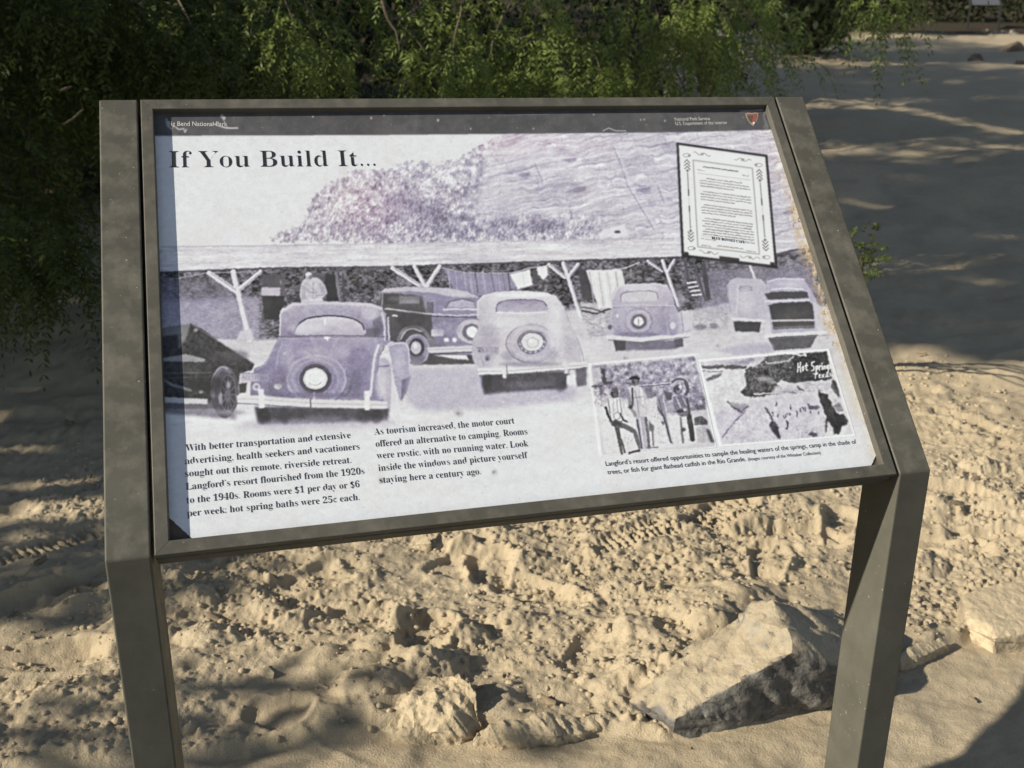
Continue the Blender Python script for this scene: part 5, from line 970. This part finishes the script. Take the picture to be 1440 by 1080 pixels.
# --- the mesquite whose feathery sprays hang behind the top of the sign
bx, by = gp(905, 160); BASE = (bx, by, gz(bx, by)); FORK = np.array([bx-.1, by+.1, BASE[2]+1.5])
spr = []; tw = []
for px, py, d, rad, n in ((420,60,4.4,.22,60),(455,85,4.5,.2,55),(400,30,4.6,.22,50),(440,15,4.6,.25,60),(560,50,4.5,.2,60),(600,60,4.5,.24,95),(640,85,4.4,.24,110),(690,60,4.5,.25,110),(620,20,4.6,.26,80),(700,20,4.6,.26,90),(740,90,4.6,.24,90),(780,60,4.7,.25,90),(800,110,4.6,.2,70),(850,120,4.6,.2,80),(830,60,4.8,.26,80),(880,90,4.8,.26,80),(920,60,5.0,.3,90),(960,100,5.1,.3,90),(1000,60,5.2,.3,80),(950,15,4.6,.2,55),(990,20,4.7,.2,60),(1040,30,5.3,.3,80),(1080,70,5.6,.32,60),(1050,100,5.4,.24,50),(700,120,4.7,.22,50),(760,20,4.8,.3,70),(880,20,4.9,.3,70),(1090,0,4.6,.12,20),(1242,2,4.9,.13,34),(500,-10,4.7,.3,70),(580,-30,4.8,.35,80),(700,-40,4.8,.4,90),(820,-40,4.9,.4,90),(950,-50,5.,.4,90),(1080,-50,5.2,.4,90),(1230,-50,5.,.35,60),(330,20,4.8,.24,50),(360,-20,4.8,.3,60),(640,140,4.9,.2,40),(900,135,5.2,.24,50),(840,150,5.3,.3,50),(980,140,5.3,.2,30)):
    c = at(px, py, d); hd = np.array([r_.normal(0, .4), r_.normal(-.2, .4), -.35]); spr.append((c, (rad, rad, rad*.75), n, hd))
    s = c+np.array([r_.normal(0, .12), r_.uniform(.0, .25), rad*r_.uniform(.8, 1.6)]); tw.append(limb(s, c-np.array([0, 0, rad*.2]), .0045, .002, r_, .05, 7))
    if r_.rand() < .22: tw.append(limb(FORK+np.array([0, 0, .6])+r_.normal(0, .3, 3), s, .009, .004, r_, .14, 9))
for k in range(46):                                        # the rest of the crown, above the picture
    c = np.array([bx-.6+r_.normal(0, 1.3), by-.3+r_.normal(0, 1.0), r_.uniform(2.4, 4.2)]); spr.append((c, (.45, .45, .35), 50, (0, 0, -.3)))
for p_, q_ in zip(LP, LR):                                  # the sprays the sun picks out hang a little proud
    if p_[2] > base_h(p_[0], p_[1])+.45 and (p_-CAM)@RGT > -1.35: spr.append((p_, (q_*.9, q_*.9, q_*.8), 16+int(300*q_), (-.25, -.35, -.75)))
O, D = clumps(spr, r_, .4); k_ = keep_sun(O); O, D = O[k_], D[k_]
trk = [limb((bx, by, BASE[2]-.1), FORK, .13, .09, r_, .0, 8)]+[limb(FORK, FORK+np.array([q, w, e]), .075, .02, r_, .06, 9) for q, w, e in ((-1.7,-.5,1.0),(1.2,-.4,1.1),(-.5,.7,1.6),(.5,-.9,1.3),(-2.6,.2,.8))]
tw.append([(*at(536,-6,4.4), .008), (*at(541,14,4.4), .0075), (*at(546,28,4.4), .007), (*at(557,44,4.4), .005), (*at(562,70,4.4), .003)]); tw.append([(*at(545,28,4.4), .005), (*at(562,25,4.42), .004), (*at(585,20,4.45), .003)])
tree('mesquite_tree', 'mesquite with bright feathery leaves hanging just above the top edge of the sign', 'tree', BASE, trk, tw, fronds(O, D, r_, .17, 11, .043, .0085, 1.2), M_LEAF)
# --- the darker tree at the left, its boughs reaching the ground
spr = []; tw = []; lx_, ly_ = gp(40, 330); LB = (lx_, ly_, gz(lx_, ly_)); LF = np.array([lx_-.3, ly_+.8, LB[2]+1.1])
for k in range(84):
    px = r_.uniform(-140, 345); py = r_.uniform(-60, 150) if px > 120 else r_.uniform(-60, 340)
    if px > 200 and py > 110: continue
    d = r_.uniform(4.0, 5.6)-.0016*max(py-100, 0); c = at(px, py, d); c[2] = max(c[2], base_h(c[0], c[1])+.12); spr.append((c, (.26, .26, .2), 44, (r_.normal(0, .4), -.2, -.3)))
    if r_.rand() < .4: tw.append(limb(LF+r_.normal(0, .25, 3), c, .010, .003, r_, .1, 9))
for px, py, d in ((95,110,4.2),(130,20,4.2),(250,30,4.3),(215,50,4.3),(50,345,3.7),(75,385,3.5),(25,370,3.6),(105,350,3.7),(110,100,4.3),(300,20,4.4)): c = at(px, py, d); c[2] = max(c[2], base_h(c[0], c[1])+.08); spr.append((c, (.2, .2, .14), 55, (0, -.3, -.3)))
for k in range(30): c = np.array([lx_-.6+r_.normal(0, .9), ly_+.6+r_.normal(0, .9), r_.uniform(1.8, 3.8)]); spr.append((c, (.45, .45, .35), 50, (0, 0, -.3)))
tw.append([(*at(84,128,4.0), .004), (*at(92,125,4.0), .006), (*at(101,122,4.), .003)]); tw.append([(*at(88,176,4.0), .003), (*at(104,166,4.0), .005), (*at(118,153,4.), .003)])
O, D = clumps(spr, r_); k_ = keep_sun(O); O, D = O[k_], D[k_]
tree('drooping_tree', 'dark drooping tree at the left with boughs hanging down to the sand', 'tree', LB, [limb((lx_-.3, ly_+.8, LB[2]-.1), LF, .1, .07, r_, 0, 7)]+[limb(LF, LF+np.array(q), .06, .02, r_, .08, 8) for q in ((-.8,-.6,.9),(.9,-.3,.9),(.1,.6,1.3),(.3,-.9,.3))], tw, fronds(O, D, r_, .14, 8, .04, .009), M_LEAFD)
# --- a low sapling just behind the right post
sx_, sy_ = gp(1172, 520); SB = (sx_, sy_, gz(sx_, sy_)); spr = []; tw = []
for px, py, d, n in ((1216,352,3.35,8),(1226,366,3.3,7),(1203,348,3.4,10),(1190,360,3.4,10),(1178,390,3.35,10),(1205,370,3.35,9)): c = at(px, py, d); spr.append((c, (.055, .055, .05), n, (.2, -.2, .0))); tw.append(limb(SB, c, .008, .002, r_, .12, 9))
O, D = clumps(spr, r_); tree('sapling', 'small leafy sapling peeping out behind the right side of the sign', 'sapling', SB, None, tw, fronds(O, D, r_, .04, 6, .02, .007, .2), M_LEAFD)
# --- dark shrubs at the far side of the wash and behind the trees
SHR = 'dark shrubs closing off the back of the wash'
def shrub(px, py, dist, w, h, n, label, size=.1):
    P = at(px, py, dist); x, y = P[0], P[1]; b = (x, y, gz(x, y)); cs = [np.array([x, y, b[2]])+np.array([r_.normal(0, w*.4), r_.normal(0, w*.4), h*r_.uniform(.1, .85)]) for _ in range(14)]
    C = np.concatenate([c+r_.normal(0, .42, (n//14, 3))*np.array([w*.5, w*.5, h*.32]) for c in cs]); C = C[C[:, 2] > b[2]+.02]; C = C[keep_sun(C)]
    st = [limb((x, y, b[2]-.05), c, .05, .01, r_, .05, 6) for c in cs[:8]]
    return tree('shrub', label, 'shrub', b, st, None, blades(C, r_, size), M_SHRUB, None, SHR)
for px, dist, w, h, n, lab in ((180,7.5,1.7,3.2,9000,'dense dark shrub behind the drooping tree'),(420,9.,1.5,3.0,8000,'dark shrub in the deep shade left of the mesquite'),(640,10.,1.8,3.2,9000,'dark shrub directly behind the mesquite sprays'),(860,10.5,1.8,3.2,9000,'dark shrub behind the mesquite trunk'),(1000,13.,1.1,2.6,5200,'dark shrub right of the mesquite trunk'),(1130,22,1.5,2.2,2600,'grey green bush on the far bank left of the hanging tip'),(1195,33,2.2,2.6,3200,'grey green bush on the far bank under the hanging tip'),(1290,47,3.2,4.6,3600,'blackish thicket left of the distant sign'),(1360,49,3.2,4.4,3200,'blackish thicket right behind the distant sign'),(1430,47,3.2,4.6,3600,'blackish thicket right of the distant sign'),(1500,46,3.,4.4,2600,'blackish thicket at the far right end'),(20,8.5,1.8,3.2,8000,'dense dark shrub at the left edge'),(-120,7.5,1.6,3.,3000,'dark shrub beyond the left edge')):
    shrub(px, 60, dist, w, h, n, lab, .075 if dist < 20 else .2)
# --- tall trees to the left of the view: they cast the shade that lies over the wash
edge_a, edge_b = gp(1262, 492), gp(1440, 516)
def shade_tree(y, x, h, rad, n, label, ylim=None):
    b = (x, y, gz(x, y)); cs = [np.array([x+r_.normal(0, rad*.3), y+r_.normal(0, rad*.5), h*r_.uniform(.16, .97)]) for _ in range(60)]
    C = np.concatenate([c+r_.normal(0, .5, (n//60, 3))*np.array([.9, .95, .85]) for c in cs]); C = C[C[:, 2] > .5]
    if y < 3:                                               # unseen leaf masses added up-sun to close gaps in the track's shade
        g0 = np.stack([r_.uniform(-1.9, .2, 170), r_.uniform(1.95, 5.2, 170), np.zeros(170)], 1); z = r_.uniform(2.0, 3.2, 170); c0 = g0-LD*(z/-LD[2])[:, None]
        g1 = np.stack([r_.uniform(.4, 6.5, 230), r_.uniform(2.2, 6.2, 230), np.zeros(230)], 1); z1 = (g1[:, 0]+6.6+r_.normal(0, .5, 230))*.5; c0 = np.concatenate([c0, g1-LD*(z1/-LD[2])[:, None]])
        C = np.concatenate([C]+[c+r_.normal(0, 1, (110, 3))*np.array([.3, .2, .16]) for c in c0])
    # where each leaf's shadow lands decides how far the crown reaches to the front
    t = (C[:, 2]-.05)/-LD[2]; G0 = C+LD*t[:, None]; lim = np.interp(G0[:, 0], [-3, -1.2, -.4, .6, edge_a[0], edge_b[0], 5], [1.9, 1.8, 1.95, 2.3, edge_a[1], edge_b[1], edge_b[1]-.35])
    lim = lim+.12*np.sin(G0[:, 0]*3.1)+.06*np.sin(G0[:, 0]*11)
    C = C[(G0[:, 1] > lim) & keep_sun(C)]
    yt = y+2.2 if y < 3 else y; b = (x, yt, gz(x, yt))
    tk = [limb((x, yt, -.1), (x+.1, yt+.2, h*.55), .24, .12, r_, 0, 9)]+[limb((x, yt, h*.3), c, .06, .01, r_, .05, 7) for c in cs[:12] if c[1] > 1.2 and y > 3]
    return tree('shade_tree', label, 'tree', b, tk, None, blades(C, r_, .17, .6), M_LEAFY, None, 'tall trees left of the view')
NM = ('nearest the sign', 'second from the sign', 'third from the sign', 'fourth from the sign', 'fifth from the sign', 'sixth from the sign', 'seventh from the sign', 'farthest from the sign')
for k, (y, x, h, rad) in enumerate(((2.6,-6.6,8.,2.4),(6.2,-7.4,10.,3.),(10.5,-7.6,12.,3.2),(15.5,-8.,14.,3.4),(21.,-8.5,15.,3.6),(27.,-9.,16.,3.8),(33.,-9.,17.,4.),(40.,-9.,18.,4.))): shade_tree(y, x, h, rad, 40000, 'tall leafy tree left of the view, '+NM[k])
# a thin low bush further left dapples the sand by the left post
C = []
for k in range(26):
    g0 = np.array([r_.uniform(-1.2, -.36), r_.choice([r_.uniform(1.3, 1.45), r_.uniform(1.6, 2.), r_.uniform(.5, .85)], p=[.3, .3, .4]), 0.]); z = r_.uniform(1.9, 2.5); c = g0-LD*(z/-LD[2]); C.append(c+r_.normal(0, 1, (int(r_.uniform(10, 60)), 3))*np.array([.12, .10, .09]))
for k in range(150):                                       # ... extended with unseen leaves added to shade ground that lights the post fronts
    g0 = np.array([r_.uniform(-1.3, 1.0), r_.uniform(-1.9, -.12), 0.]); z = r_.uniform(1.2, 2.3); c = g0-LD*(z/-LD[2]); C.append(c+r_.normal(0, 1, (70, 3))*np.array([.14, .10, .1]))
C = np.concatenate(C); C = C[keep_sun(C)]; bx_, by_ = C[:, 0].mean(), C[:, 1].mean()
tree('shading_bush', 'unseen bush left of the view that dapples the sand, extended to shade the foreground', 'bush', (bx_, by_, gz(bx_, by_)), [limb((bx_, by_, -.05), C[r_.randint(len(C))], .02, .006, r_, .1, 8) for _ in range(14)], None, blades(C, r_, .09, .55), M_LEAFY)
# ---------------------------------------------------------------- the second sign, far across the wash
px0, py0 = 1382, 43; qx, qy = gp(px0, py0)
far = empty('wayside_sign', (qx, qy, gz(qx, qy)), -math.radians(17)); tag(far, 'distant small exhibit panel on two dark legs at the top right', 'sign')
def copy_tree(o, parent):
    c = o.copy(); COL.objects.link(c); c.parent = parent
    if 'label' in c: del c['label']
    return c
M_FAR = plain('far_shaded_paint', (.02, .02, .019), .6)  # post paint darkened so the distant sign reads as shaded
for ch in SIGN.children:
    if ch.name.split('.')[0] != 'print_panel':
        c = copy_tree(ch, far); c.material_slots[0].link = 'OBJECT'; c.material_slots[0].material = M_FAR
        for g_ in ch.children: q_ = copy_tree(g_, c); q_.material_slots[0].link = 'OBJECT'; q_.material_slots[0].material = M_FAR
V, F = quad_grid([(-PW/2+FW-.004, PH_-FW+.004), (PW/2-FW+.004, PH_-FW+.004), (PW/2-FW+.004, FW-.004), (-PW/2+FW-.004, FW-.004)], 2, 2, -REC)
o = mesh_np('print_panel', V, F, plain('distant_print', (.10, .105, .12), .5), far); o.matrix_local = PANEL_M
# stones and a dark block near it
for px, py, w, h, mat, lab in ((1385,47,.16,.09,M_ROCK,'small grey stone left in the row by the distant sign'),(1398,50,.2,.12,M_ROCK,'second grey stone in the row by the distant sign'),(1412,49,.18,.1,M_ROCK,'third grey stone in the row by the distant sign'),(1426,52,.22,.12,M_ROCK,'grey stone at the right end of the row by the distant sign'),(1372,87,.20,.13,M_DARKR,'dark rounded stone lying on the shaded sand right of the track'),(1424,74,.42,.24,M_DARKR,'reddish brown block of rock at the right edge under the distant sign'),(1433,91,.12,.07,M_DARKR,'small dark stone in front of the reddish block')):
    p = gp(px, py); x, y = p; z = gz(x, y); pts = [(x+w*r_.uniform(-1, 1)*.7, y+w*r_.uniform(-1, 1)*.6, z+h*r_.uniform(.4, 1.1)) for _ in range(7)]+[(x+w*math.cos(a), y+w*.8*math.sin(a), z-.05+h*.3*r_.rand()) for a in np.linspace(0, 6, 8)]
    hull_rock('rock', pts, mat, lab, .03, 3, int(px) % 50)
